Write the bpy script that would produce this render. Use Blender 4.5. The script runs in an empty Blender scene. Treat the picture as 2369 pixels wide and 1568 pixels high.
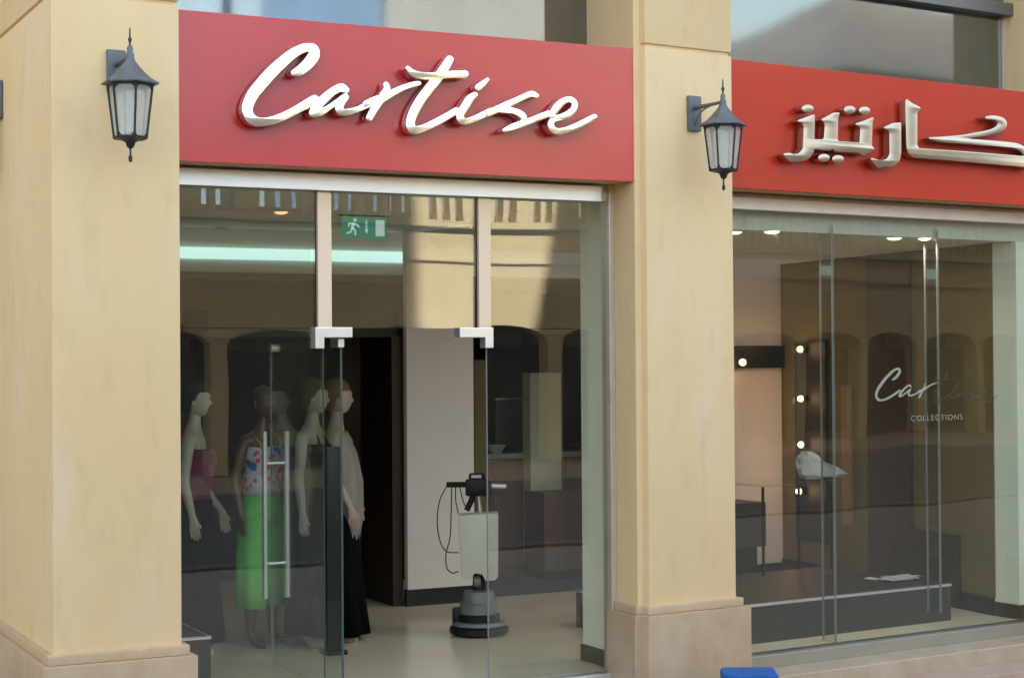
import bpy, bmesh, math, random
import numpy as np
from mathutils import Vector, Matrix
random.seed(7)
scene = bpy.context.scene
COL = scene.collection
R = math.radians

# ------------------------------------------------------------------ camera
FPX, YAW, PIT, ROL = 4021.0, R(26.86), R(0.69), R(-0.41)
CP = np.array([0.0, -9.94, 2.0])
fw = np.array([math.sin(YAW)*math.cos(PIT), math.cos(YAW)*math.cos(PIT), math.sin(PIT)])
r0 = np.array([math.cos(YAW), -math.sin(YAW), 0.0]); u0 = np.cross(r0, fw)
rt = r0*math.cos(ROL)+u0*math.sin(ROL); up = -r0*math.sin(ROL)+u0*math.cos(ROL)
cd = bpy.data.cameras.new('camera'); cam = bpy.data.objects.new('camera', cd); COL.objects.link(cam)
cd.sensor_width = 36; cd.lens = FPX/2368*36; cd.clip_end = 2000; cd.clip_start = 0.1
M = Matrix(((rt[0], up[0], -fw[0], CP[0]), (rt[1], up[1], -fw[1], CP[1]), (rt[2], up[2], -fw[2], CP[2]), (0, 0, 0, 1)))
cam.matrix_world = M
scene.camera = cam

# ------------------------------------------------------------------ light
SUN_EL = R(50)
SUN = Vector((0.165, 0.62, 0.766)).normalized()      # towards the sun: behind and above the shop building
w = bpy.data.worlds.new("World"); scene.world = w; w.use_nodes = True
nt = w.node_tree; bg = nt.nodes['Background']
sky = nt.nodes.new('ShaderNodeTexSky'); sky.sky_type = 'NISHITA'; sky.sun_disc = False
sky.sun_elevation = math.asin(SUN.z); sky.sun_rotation = math.atan2(SUN.x, SUN.y)
sky.dust_density = 3.0; sky.air_density = 1.0; sky.ozone_density = 0.6
tint = nt.nodes.new('ShaderNodeMix'); tint.data_type = 'RGBA'; tint.blend_type = 'MULTIPLY'; tint.inputs[0].default_value = 1
tint.inputs[7].default_value = (1.10, .97, .76, 1)      # warm tint that white-balances the blue sky light
nt.links.new(sky.outputs[0], tint.inputs[6]); nt.links.new(tint.outputs[2], bg.inputs[0]); bg.inputs[1].default_value = 0.12
sl = bpy.data.lights.new('sun', 'SUN'); sl.energy = 4.5; sl.angle = R(0.5); sl.color = (1, .95, .86)
so = bpy.data.objects.new('sun', sl); COL.objects.link(so)
so.rotation_euler = SUN.to_track_quat('Z', 'Y').to_euler()
scene.view_settings.view_transform = 'Standard'; scene.view_settings.look = 'None'
scene.view_settings.exposure = 2.96; scene.view_settings.gamma = 1
scene.cycles.max_bounces = 10; scene.cycles.transparent_max_bounces = 24
scene.cycles.diffuse_bounces = 5; scene.cycles.glossy_bounces = 5
scene.cycles.caustics_reflective = False; scene.cycles.caustics_refractive = False
scene.cycles.sample_clamp_indirect = 6

# ------------------------------------------------------------------ frames and pixel helpers
class Frame:
    def __init__(s, o, ang):
        s.o = np.array(o, float); s.a = ang
        s.ex = np.array([math.cos(ang), math.sin(ang), 0]); s.ey = np.array([-math.sin(ang), math.cos(ang), 0])
    def pt(s, x, y, z): return Vector(s.o+s.ex*x+s.ey*y+np.array([0, 0, z]))
F1 = Frame((0, 0, 0), 0.0)
F2 = Frame((5.737, -0.5, 0), R(5.5))
def ray(px, py): return fw+rt*(px-1184)/FPX-up*(py-784)/FPX
def onY(F, px, py, y):           # where the sight line meets the facade-parallel plane y -> local x, z
    d = ray(px, py); t = (y-(CP-F.o)@F.ey)/(d@F.ey); p = CP+t*d-F.o
    return float(p@F.ex), float(p[2])
def onX(F, px, py, x):
    d = ray(px, py); t = (x-(CP-F.o)@F.ex)/(d@F.ex); p = CP+t*d-F.o
    return float(p@F.ey), float(p[2])
def onZ(F, px, py, z):
    d = ray(px, py); t = (z-CP[2])/d[2]; p = CP+t*d-F.o
    return float(p@F.ex), float(p@F.ey)
def proj(F, x, y, z):
    v = np.array(F.pt(x, y, z))-CP; q = v@fw
    return 1184+FPX*(v@rt)/q, 784-FPX*(v@up)/q

# ------------------------------------------------------------------ materials
def mat(name, col, rough=0.6, metal=0.0, var=0.0, scale=3.0, bump=0.0, bscale=60.0, col2=None, spec=0.5, emit=None, es=0.0, coat=0.0, stretch=(1, 1, 1), rvar=0.0, ior=1.5, alpha=1.0):
    m = bpy.data.materials.new(name); m.use_nodes = True
    n = m.node_tree.nodes; l = m.node_tree.links; b = n['Principled BSDF']
    b.inputs['Base Color'].default_value = (*col, 1); b.inputs['Roughness'].default_value = rough
    b.inputs['Metallic'].default_value = metal; b.inputs['Specular IOR Level'].default_value = spec
    b.inputs['Coat Weight'].default_value = coat; b.inputs['Coat Roughness'].default_value = 0.08
    b.inputs['IOR'].default_value = ior; b.inputs['Alpha'].default_value = alpha
    if emit: b.inputs['Emission Color'].default_value = (*emit, 1); b.inputs['Emission Strength'].default_value = es
    tc = n.new('ShaderNodeTexCoord'); mp = n.new('ShaderNodeMapping'); mp.inputs['Scale'].default_value = stretch
    l.new(tc.outputs['Object'], mp.inputs[0])
    if var > 0 or col2:
        t = n.new('ShaderNodeTexNoise'); t.inputs['Scale'].default_value = scale; t.inputs['Detail'].default_value = 6
        t.inputs['Roughness'].default_value = 0.6; l.new(mp.outputs[0], t.inputs[0])
        cr = n.new('ShaderNodeValToRGB')
        c2 = col2 if col2 else tuple(min(1, c*(1+var)) for c in col)
        c1 = col if col2 else tuple(c*(1-var) for c in col)
        cr.color_ramp.elements[0].position = 0.33; cr.color_ramp.elements[0].color = (*c1, 1)
        cr.color_ramp.elements[1].position = 0.68; cr.color_ramp.elements[1].color = (*c2, 1)
        l.new(t.outputs[0], cr.inputs[0]); l.new(cr.outputs[0], b.inputs['Base Color'])
        if rvar:
            mr = n.new('ShaderNodeMapRange'); mr.inputs[3].default_value = rough-rvar; mr.inputs[4].default_value = rough+rvar
            l.new(t.outputs[0], mr.inputs[0]); l.new(mr.outputs[0], b.inputs['Roughness'])
    if bump > 0:
        t2 = n.new('ShaderNodeTexNoise'); t2.inputs['Scale'].default_value = bscale; t2.inputs['Detail'].default_value = 5
        l.new(mp.outputs[0], t2.inputs[0])
        bp = n.new('ShaderNodeBump'); bp.inputs['Strength'].default_value = bump; bp.inputs['Distance'].default_value = 0.01
        l.new(t2.outputs[0], bp.inputs['Height']); l.new(bp.outputs[0], b.inputs['Normal'])
    return m

def plaster(name, a, b2, pink):
    m = bpy.data.materials.new(name); m.use_nodes = True
    n = m.node_tree.nodes; l = m.node_tree.links; b = n['Principled BSDF']; b.inputs['Roughness'].default_value = 0.75
    tc = n.new('ShaderNodeTexCoord')
    def noise(sc, st, det=4):
        mp = n.new('ShaderNodeMapping'); mp.inputs['Scale'].default_value = st; l.new(tc.outputs['Object'], mp.inputs[0])
        t = n.new('ShaderNodeTexNoise'); t.inputs['Scale'].default_value = sc; t.inputs['Detail'].default_value = det; l.new(mp.outputs[0], t.inputs[0]); return t
    def ramp(t, p0, p1):
        r = n.new('ShaderNodeMapRange'); r.inputs[1].default_value = p0; r.inputs[2].default_value = p1; l.new(t.outputs[0], r.inputs[0]); return r
    def mix(fac, c1, c2):
        x = n.new('ShaderNodeMix'); x.data_type = 'RGBA'; l.new(fac.outputs[0], x.inputs[0])
        for i, c in ((6, c1), (7, c2)):
            if isinstance(c, tuple): x.inputs[i].default_value = (*c, 1)
            else: l.new(c.outputs[2], x.inputs[i])
        return x
    x1 = mix(ramp(noise(1.6, (1, 1, .45), 6), .35, .65), a, b2)
    x2 = mix(ramp(noise(2.6, (1.3, 1.3, .35), 3), .52, .78), x1, pink)
    x3 = mix(ramp(noise(9, (1, 1, .4), 8), .55, 1.0), x2, tuple(c*.86 for c in a))
    l.new(x3.outputs[2], b.inputs['Base Color'])
    bn = noise(1.1, (1, 1, .7), 5); bf = noise(120, (1, 1, 1), 4)
    ad = n.new('ShaderNodeMath'); ad.operation = 'MULTIPLY_ADD'; l.new(bn.outputs[0], ad.inputs[0]); ad.inputs[1].default_value = 5.0; l.new(bf.outputs[0], ad.inputs[2])
    bp = n.new('ShaderNodeBump'); bp.inputs['Strength'].default_value = 0.35; bp.inputs['Distance'].default_value = 0.004
    l.new(ad.outputs[0], bp.inputs['Height']); l.new(bp.outputs[0], b.inputs['Normal'])
    return m

def glass_mat(name, r0_=0.05, tint=(.93, .97, .95), rough=0.0, dust_veil=0.0):
    m = bpy.data.materials.new(name); m.use_nodes = True
    n = m.node_tree.nodes; l = m.node_tree.links
    for x in list(n): n.remove(x)
    out = n.new('ShaderNodeOutputMaterial'); tr = n.new('ShaderNodeBsdfTransparent'); tr.inputs[0].default_value = (*tint, 1)
    gl = n.new('ShaderNodeBsdfGlossy'); gl.inputs['Roughness'].default_value = rough; gl.inputs[0].default_value = (1, 1, 1, 1)
    lw = n.new('ShaderNodeLayerWeight'); lw.inputs[0].default_value = 0.5
    pw = n.new('ShaderNodeMath'); pw.operation = 'POWER'; pw.inputs[1].default_value = 5; l.new(lw.outputs['Facing'], pw.inputs[0])
    ma = n.new('ShaderNodeMath'); ma.operation = 'MULTIPLY_ADD'; ma.inputs[1].default_value = 1-r0_; ma.inputs[2].default_value = r0_; l.new(pw.outputs[0], ma.inputs[0])
    mx = n.new('ShaderNodeMixShader'); l.new(ma.outputs[0], mx.inputs[0]); l.new(tr.outputs[0], mx.inputs[1]); l.new(gl.outputs[0], mx.inputs[2])
    # very slight waviness of the float glass
    tc = n.new('ShaderNodeTexCoord'); t = n.new('ShaderNodeTexNoise'); t.inputs['Scale'].default_value = 0.9; t.inputs['Detail'].default_value = 1
    l.new(tc.outputs['Object'], t.inputs[0]); bp = n.new('ShaderNodeBump'); bp.inputs['Strength'].default_value = 0.2; bp.inputs['Distance'].default_value = 0.01
    l.new(t.outputs[0], bp.inputs['Height']); l.new(bp.outputs[0], gl.inputs['Normal'])
    if dust_veil:
        df = n.new('ShaderNodeBsdfDiffuse'); df.inputs[0].default_value = (.80, .74, .66, 1)  # thin dust film, added as a milky veil that lifts the blacks
        td = n.new('ShaderNodeTexNoise'); td.inputs['Scale'].default_value = 1.4; td.inputs['Detail'].default_value = 6; l.new(tc.outputs['Object'], td.inputs[0])
        dm = n.new('ShaderNodeMapRange'); dm.inputs[1].default_value = .3; dm.inputs[2].default_value = .7; dm.inputs[3].default_value = dust_veil*.6; dm.inputs[4].default_value = dust_veil*1.4
        l.new(td.outputs[0], dm.inputs[0]); m2_ = n.new('ShaderNodeMixShader'); l.new(dm.outputs[0], m2_.inputs[0]); l.new(mx.outputs[0], m2_.inputs[1]); l.new(df.outputs[0], m2_.inputs[2])
        l.new(m2_.outputs[0], out.inputs[0])
    else: l.new(mx.outputs[0], out.inputs[0])
    return m

MT = {}
MT['plaster'] = plaster('ochre_plaster', (.755, .53, .285), (.80, .58, .335), (.79, .60, .43))
MT['marble'] = mat('beige_marble', (.43, .275, .165), .32, col2=(.53, .38, .265), scale=3.2, bump=.06, bscale=30, stretch=(1, 1, .7), rvar=.06)
MT['marble_trim'] = mat('cream_marble_trim', (.50, .345, .20), .35, col2=(.57, .42, .28), scale=7, bump=.05)
MT['step'] = mat('step_marble', (.42, .31, .20), .42, col2=(.50, .39, .28), scale=5, bump=.06)
MT['step2'] = mat('pink_step_marble', (.40, .26, .20), .42, col2=(.46, .33, .28), scale=5, bump=.06)
MT['pave'] = mat('pavement_stone', (.20, .165, .135), .7, col2=(.26, .21, .17), scale=1.6, bump=.1)
MT['road'] = mat('asphalt', (.038, .038, .04), .85, var=.25, scale=30, bump=.3)
MT['red'] = mat('red_sign_panel', (.56, .020, .020), .42, coat=1.0, var=.04, scale=1.0, spec=.25)
MT['red2'] = mat('vivid_red_sign_panel', (.55, .030, .008), .42, coat=.5, var=.04, scale=1.0, spec=.25)
MT['red'].node_tree.nodes['Principled BSDF'].inputs['Coat Weight'].default_value = .85
MT['red'].node_tree.nodes['Principled BSDF'].inputs['Coat Roughness'].default_value = 0.20
MT['red'].node_tree.nodes['Principled BSDF'].inputs['Coat IOR'].default_value = 1.62
MT['steel'] = mat('polished_steel', (.95, .945, .93), .21, 1.0, var=.05, scale=5, bump=.05, bscale=8)
MT['steel_warm'] = mat('satin_steel', (.80, .73, .66), .26, 1.0, var=.05, scale=8, bump=.05, bscale=20)
MT['alu'] = mat('brushed_aluminium', (.82, .80, .82), .38, .85, var=.04, scale=9, bump=.04, bscale=40, stretch=(.2, 1, 1))
MT['alu_warm'] = mat('anodised_aluminium', (.72, .62, .55), .42, .7, var=.05, scale=9)
MT['bracket'] = mat('satin_patch_fitting', (.84, .85, .90), .30, .8)
MT['handle'] = mat('brushed_steel_bar', (.80, .82, .86), .4, .8)
MT['glass'] = glass_mat('shop_glass', .062, (.95, .965, .935), 0.0, .008)
MT['glass2'] = glass_mat('window_glass', .050, (.95, .965, .935), 0.0, .008)
MT['doorglass'] = glass_mat('door_glass', .045, (.88, .93, .91), 0.0, .012)
MT['upglass'] = glass_mat('upper_reflective_glass', .22, (.45, .50, .50), .035)
MT['edge'] = mat('glass_edge', (.05, .09, .085), .2, spec=.8)
MT['fin_edge'] = mat('ground_glass_edge', (.26, .26, .27), .3, spec=.8)
MT['upglass2'] = glass_mat('upper_glass_dim', .17, (.6, .66, .66), .05)
MT['fin'] = glass_mat('glass_fin', .10, (.90, .93, .91))
MT['lamp_iron'] = mat('grey_painted_iron', (.12, .13, .145), .5, .2, var=.18, scale=20, bump=.1, bscale=80)
MT['lamp_dark'] = mat('dark_iron', (.018, .026, .03), .5, .2, var=.2, scale=25)
MT['frost'] = mat('frosted_lantern_glass', (.66, .66, .64), .28, var=.05, scale=12, alpha=.32)
MT['bulb'] = mat('white_bulb', (.85, .84, .78), .35)
MT['ceil'] = mat('ceiling_paint', (.78, .78, .73), .9, var=.03, scale=2)
MT['bulkhead'] = mat('bulkhead_paint', (.62, .62, .58), .9)
MT['brown'] = mat('olive_brown_wall', (.16, .11, .034), .7, var=.12, scale=1.5)
MT['brown2'] = mat('dark_brown_panel', (.030, .014, .006), .5, var=.2, scale=2)
MT['wood2'] = mat('reddish_dark_wood', (.13, .055, .042), .45, col2=(.17, .075, .055), scale=6, stretch=(8, 8, .6))
MT['wood'] = mat('dark_wood', (.055, .026, .018), .45, col2=(.075, .036, .024), scale=6, stretch=(8, 8, .6))
MT['black'] = mat('black_void', (.008, .008, .008), .6)
MT['blacksh'] = mat('black_plastic', (.006, .0065, .007), .5, var=.2, spec=.3)
MT['pale'] = mat('pale_mauve_panel', (.86, .74, .70), .75, var=.03, scale=2)
MT['pier'] = mat('pale_green_white_paint', (.78, .79, .69), .7, var=.03, scale=1)
MT['floor'] = mat('beige_floor_tile', (.84, .66, .46), .2, col2=(.88, .72, .52), scale=1.4, rvar=.03, spec=.5)
MT['carpet'] = mat('purple_grey_carpet', (.055, .05, .06), .9, var=.2, scale=30)
MT['skirt'] = mat('dark_skirting', (.015, .015, .017), .3)
MT['platform'] = mat('dark_platform_laminate', (.030, .024, .022), .5, var=.2, scale=4)
MT['green'] = mat('green_sign', (.035, .22, .14), .5, emit=(.04, .30, .20), es=.06)
MT['whitesign'] = mat('white_pictogram', (.5, .65, .68), .5, emit=(.5, .7, .75), es=.08)
MT['tube'] = mat('cyan_light_cove', (.4, .8, .75), .5, emit=(.62, .93, .90), es=.135)
MT['lampw'] = mat('warm_downlight_glow', (1, .9, .7), .5, emit=(1, .80, .50), es=.4)
MT['spotw'] = mat('warm_spot_glow', (1, .9, .7), .5, emit=(1, .66, .32), es=.32)
MT['lampo'] = mat('orange_downlight_glow', (1, .6, .4), .5, emit=(1, .50, .25), es=.2)
MT['white'] = mat('white_paper', (.55, .53, .54), .6)
MT['blue'] = mat('blue_plastic', (.002, .085, .33), .5, var=.08, scale=12, spec=.25)
MT['blue_lt'] = mat('highlight_blue_plastic', (.10, .20, .55), .5)
MT['cream'] = mat('cream_plastic_tank', (.62, .58, .48), .4, var=.04, scale=4)
MT['grey'] = mat('grey_cast_housing', (.20, .19, .175), .45, var=.1)
MT['rubber'] = mat('black_rubber', (.010, .015, .013), .5, spec=.3)
MT['vinyl2'] = mat('low_contrast_vinyl', (.06, .075, .06), .6, alpha=.16)  # darker copy of the vinyl, imitates its low contrast over the brown wall
MT['vinyl'] = mat('frosted_vinyl', (.60, .56, .48), .6, alpha=.42)
MT['vinyl3'] = mat('faint_vinyl', (.55, .52, .46), .6, alpha=.34)

# ------------------------------------------------------------------ mesh builder
class MB:
    def __init__(s): s.v = []; s.f = []
    def add(s, vs, fs):
        o = len(s.v); s.v += [tuple(map(float, v)) for v in vs]; s.f += [tuple(i+o for i in f) for f in fs]; return s
    def box(s, x0, x1, y0, y1, z0, z1):
        return s.add([(x0, y0, z0), (x1, y0, z0), (x1, y1, z0), (x0, y1, z0), (x0, y0, z1), (x1, y0, z1), (x1, y1, z1), (x0, y1, z1)],
                     [(0, 3, 2, 1), (4, 5, 6, 7), (0, 1, 5, 4), (1, 2, 6, 5), (2, 3, 7, 6), (3, 0, 4, 7)])
    def prism(s, poly, z0, z1):   # plan polygon, counter-clockwise
        n = len(poly)
        vs = [(x, y, z0) for x, y in poly]+[(x, y, z1) for x, y in poly]
        fs = [tuple(reversed(range(n))), tuple(range(n, 2*n))]+[(i, (i+1) % n, n+(i+1) % n, n+i) for i in range(n)]
        return s.add(vs, fs)
    def rings(s, rs, n=24, cap=True, closed=True):   # rs: (z, cx, cy, rx, ry)
        vs = []
        for z, cx, cy, rx, ry in rs:
            for i in range(n):
                a = 2*math.pi*i/n; vs.append((cx+rx*math.cos(a), cy+ry*math.sin(a), z))
        fs = []
        for k in range(len(rs)-1):
            for i in range(n):
                j = (i+1) % n; fs.append((k*n+i, k*n+j, (k+1)*n+j, (k+1)*n+i))
        if cap: fs += [tuple(reversed(range(n))), tuple((len(rs)-1)*n+i for i in range(n))]
        return s.add(vs, fs)
    def lathe(s, prof, n=24, cx=0, cy=0, ph=0.0):    # prof: (r, z) from bottom to top
        vs = []
        for r_, z in prof:
            for i in range(n):
                a = 2*math.pi*i/n+ph; vs.append((cx+r_*math.cos(a), cy+r_*math.sin(a), z))
        fs = []
        for k in range(len(prof)-1):
            for i in range(n):
                j = (i+1) % n; fs.append((k*n+i, k*n+j, (k+1)*n+j, (k+1)*n+i))
        fs += [tuple(reversed(range(n))), tuple((len(prof)-1)*n+i for i in range(n))]
        return s.add(vs, fs)
    def tube(s, pts, rad, n=10):
        pts = [Vector(p) for p in pts]; m_ = len(pts); rr = rad if isinstance(rad, (list, tuple)) else [rad]*m_
        vs = []; prev = None
        for i, p in enumerate(pts):
            d = (pts[min(i+1, m_-1)]-pts[max(i-1, 0)]).normalized()
            if prev is None: a = d.orthogonal().normalized()
            else: a = (prev-d*prev.dot(d)).normalized()
            prev = a; b = d.cross(a)
            for k in range(n):
                t = 2*math.pi*k/n; vs.append(p+(a*math.cos(t)+b*math.sin(t))*rr[i])
        fs = []
        for i in range(m_-1):
            for k in range(n):
                j = (k+1) % n; fs.append((i*n+k, i*n+j, (i+1)*n+j, (i+1)*n+k))
        fs += [tuple(reversed(range(n))), tuple((m_-1)*n+i for i in range(n))]
        return s.add(vs, fs)
    def ball(s, c, r, n=16, m_=10):
        rx, ry, rz = r if isinstance(r, tuple) else (r, r, r)
        return s.rings([(c[2]-rz*math.cos(math.pi*k/m_), c[0], c[1], max(1e-4, rx*math.sin(math.pi*k/m_)), max(1e-4, ry*math.sin(math.pi*k/m_))) for k in range(m_+1)], n)
    def build(s, name, m_, parent=None, bevel=0.0, smooth=None, subsurf=0):
        me = bpy.data.meshes.new(name); me.from_pydata(s.v, [], s.f)
        bm = bmesh.new(); bm.from_mesh(me)
        bmesh.ops.recalc_face_normals(bm, faces=bm.faces)
        if bevel > 0:
            bmesh.ops.bevel(bm, geom=[e for e in bm.edges if len(e.link_faces) == 2 and e.calc_face_angle(0) > 0.5], offset=bevel, segments=2, profile=.6, affect='EDGES', clamp_overlap=True)
        bm.to_mesh(me); bm.free()
        if smooth is not None:
            for p in me.polygons: p.use_smooth = True
            try: me.set_sharp_from_angle(angle=R(smooth))
            except Exception: pass
        o = bpy.data.objects.new(name, me); COL.objects.link(o)
        me.materials.append(MT[m_] if isinstance(m_, str) else m_)
        if parent is not None: o.parent = parent
        if subsurf:
            sm = o.modifiers.new('s', 'SUBSURF'); sm.levels = subsurf; sm.render_levels = subsurf
        return o
def tag(o, label=None, cat=None, group=None, kind=None):
    if label: o['label'] = label
    if cat: o['category'] = cat
    if group: o['group'] = group
    if kind: o['kind'] = kind
    return o
def thing(name, label, cat, F=F1, loc=(0, 0, 0), rz=0.0, group=None):
    o = bpy.data.objects.new(name, None); COL.objects.link(o); o.empty_display_size = .1
    o.location = F.pt(*loc); o.rotation_euler = (0, 0, F.a+rz)
    return tag(o, label, cat, group)
def copy_tree(o, parent=None):
    c = o.copy(); COL.objects.link(c)
    if parent is not None: c.parent = parent
    for ch in list(o.children): copy_tree(ch, c)
    return c

# ================================================================== GROUND
FL = -0.05          # shop floor level
GZ = -0.46          # street level
def struct(o, label): o['label'] = label; o['kind'] = 'structure'; return o
g = MB().add([(-300, -300, GZ-.02), (300, -300, GZ-.02), (300, 300, GZ-.02), (-300, 300, GZ-.02)], [(0, 1, 2, 3)]).build('ground', 'pave'); struct(g, 'plain ground around the buildings')
g = MB().add([(-60, -9.5, GZ-.004), (90, -9.5, GZ-.004), (90, -1.0, GZ-.004), (-60, -1.0, GZ-.004)], [(0, 1, 2, 3)]).build('pavement', 'pave'); struct(g, 'beige stone pavement in front of the shops')
g = MB().box(-60, 90, -22.0, -10.5, GZ-.3, GZ-.01).build('road', 'road'); struct(g, 'dark asphalt road along the street')
g = MB().box(-60, 90, -10.5, -10.2, GZ-.3, GZ+.02).build('kerb', mat('weathered_kerb_stone', (.10, .095, .09), .8, var=.15, scale=3)); struct(g, 'pale stone kerb beside the road')

# ================================================================== SHOP BUILDING
bld = thing('shop_building', 'ochre plastered arcade building with marble plinths and two tall glazed shop bays', 'building')
def grow(poly, d, back):
    """offset a plan polygon outwards by d except at its back edge"""
    n = len(poly); out = []
    for i in range(n):
        a, b, c = Vector(poly[i-1]), Vector(poly[i]), Vector(poly[(i+1) % n])
        e1 = (b-a).normalized(); e2 = (c-b).normalized()
        n1 = Vector((e1.y, -e1.x)); n2 = Vector((e2.y, -e2.x))
        out.append(tuple(b+(n1+n2)*d/(1+n1.dot(n2))))
    return out
def shaft(F, name_parent, poly, zg=3.995, zp=.43):
    """pillar shaft in local coordinates of frame F, with the V groove at 3.99 m"""
    def tr(p): v = F.pt(p[0], p[1], 0); return (v.x, v.y)
    p = MB().prism([tr(q) for q in poly], zp, zg-.011).build('pillar', 'plaster', name_parent, bevel=.012, smooth=40)
    ins = grow(poly, -.018, 0)
    MB().prism([tr(q) for q in ins], zg-.045, zg+.045).build('groove', 'plaster', p)
    MB().prism([tr(q) for q in poly], zg+.011, 9.0).build('upper_shaft', 'plaster', p, bevel=.012, smooth=40)
    return p, tr
# left pillar
lx0 = onY(F1, 120, 800, -.5)[0]; lx1 = onY(F1, 418, 800, -.5)[0]
polyL = [(lx0, -.5), (lx1, -.5), (lx1, 0.55), (lx0+.3, .55), (lx0+.3, 3.2), (lx0, 3.2)]
pL, trL = shaft(F1, bld, polyL)
MB().prism(grow(polyL, .035, 0), .385, .44).build('plinth_cap', 'marble_trim', pL, bevel=.008, smooth=40)
MB().prism(grow(polyL, .07, 0), GZ-.01, .384).build('plinth', 'marble', pL, bevel=.006, smooth=40)
# middle pillar (stepped on its left side)
yM = .13                                    # front plane of the middle pillar in frame F2
xML = onY(F2, 1498, 900, yM)[0]; sw = onY(F2, 1697, 700, yM)[0]
YLG = -.31
XR = onY(F1, 1471, 900, YLG)[0]              # right reveal plane of bay one
XL2 = onY(F1, 1485, 900, YLG)[0]
def w2(x, y): v = F2.pt(x, y, 0); return (v.x, v.y)
polyM = [w2(xML, yM), w2(sw, yM), w2(sw, .50), (XL2+.08, -.004), (XL2, YLG)]
zcM = onY(F2, 1600, 1393, yM-.035)[1]; zgM = onY(F2, 1590, 115, yM)[1]
pM, trM = shaft(F1, bld, polyM, zgM, zcM-.01)
MB().prism(grow(polyM, .035, 0), zcM-.055, zcM).build('plinth_cap', 'marble_trim', pM, bevel=.008, smooth=40)
MB().prism(grow(polyM, .07, 0), GZ-.01, zcM-.056).build('plinth', 'marble', pM, bevel=.006, smooth=40)
# right wall pier of bay two, mostly outside the picture
xr2 = 4.08
polyR = [(xr2+.45, 0), (xr2+1.4, 0), (xr2+1.4, .9), (xr2+.45, .9)]
pR, trR = shaft(F2, bld, polyR)
MB().prism([trR(q) for q in grow(polyR, .07, 0)], GZ-.01, .384).build('plinth', 'marble', pR, bevel=.006)

# beams behind the signs (their undersides are the soffits)
def fbox(F, x0, x1, y0, y1, z0, z1, mb=None):
    mb = mb or MB(); o = len(mb.v); mb.box(0, 1, 0, 1, 0, 1)
    for i in range(8):
        v = mb.v[o+i]; p = F.pt(x0+(x1-x0)*v[0], y0+(y1-y0)*v[1], z0+(z1-z0)*v[2]); mb.v[o+i] = tuple(p)
    return mb
fbox(F1, lx1-.02, XR-.003, -.262, .16, 3.148, 3.86).build('lintel', 'plaster', bld)
fbox(F2, sw-.02, 5.0, .24, .66, 3.148, 3.86).build('lintel', 'plaster', bld)
# bay one right reveal, plaster, down to the plinth
fbox(F1, XR, XR+.3, YLG, -.0005, zcM-.01, 3.147).build('reveal', 'plaster', bld, bevel=.002)
fbox(F1, XR, XR+.3, YLG, .30, 3.1475, 9.0).build('reveal', 'plaster', bld, bevel=.002)
fbox(F1, XR-.03, XR+.3, YLG-.03, -.001, zcM-.0555, zcM-.001).build('plinth_cap', 'marble_trim', bld, bevel=.004)
fbox(F1, XR-.055, XR+.3, YLG-.055, -.001, GZ, zcM-.0565).build('plinth', 'marble', bld, bevel=.004)
# bay two: right reveal of the upper window
xu = onY(F2, 2322, 100, .8)[0]
fbox(F2, xu, xu+1.6, .26, .86, 3.87, 9.0).build('reveal', 'plaster', bld, bevel=.004)
# upper windows, each with an added grey sheet lifting the tone behind the glass
uw = MB().box(lx1-.2, XR-.001, .30, .312, 3.4, 8.8).build('upper_window', 'upglass', bld)
MB().box(lx1-.2, XR+.3, .33, .40, 3.4, 8.8).build('tone_sheet', mat('shaded_room_behind_glass', (.30, .32, .31), .8), uw)
uw = fbox(F2, sw-.05, xu-.001, .80, .812, 3.4, 8.8).build('upper_window', 'upglass2', bld)
fbox(F2, sw-.05, xu+.4, .87, .93, 3.4, 8.8).build('tone_sheet', mat('shaded_room_behind_glass', (.30, .32, .31), .8), uw)
ztr = onY(F2, 2322, 38, .74)[1]
fbox(F2, sw-.05, xu+.02, .70, .796, ztr, ztr+.10).build('transom_bar', mat('grey_window_metal', (.17, .17, .165), .4, .5), uw, bevel=.006)
fbox(F2, xu-.03, xu-.002, .77, .798, 3.4, ztr).build('window_frame', 'alu_warm', uw)
# unseen towers, added to shade the street and shape the sun patch opposite
upm = plaster('pale_facade', (.52, .42, .28), (.55, .45, .31), (.52, .43, .32))
shade_tower_a = MB().box(-40, 24.3, 3.3, 13, 9.0, 60).build('tower', upm, bld)
shade_tower_b = MB().box(27.5, 31.2, .9, 13, 9.0, 40.6).build('tower', upm, bld)
MB().box(24.301, 27.499, .9, 8, 8.8, 35.2).build('gap_shade_block', upm, bld)  # unseen filler block, added to keep sun off the road
MB().box(31.2, 120, .9, 13, 9.0, 62).build('tower', upm, bld)
MB().box(-40, 24.3, 8.8, 13, -.5, 8.99).build('rear_wing', upm, bld)
MB().box(27.3, 95, 8.8, 13, -.5, 8.99).build('rear_wing', upm, bld)
MB().box(12.3, 24.3, .5, 8.79, -.5, 8.99).build('side_wing', upm, bld)
MB().box(27.3, 90, .5, 8.79, -.5, 8.99).build('side_wing', upm, bld)
MB().box(-40, lx0-.001, 3.3, 8.79, -.5, 8.99).build('side_wing', upm, bld)
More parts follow.
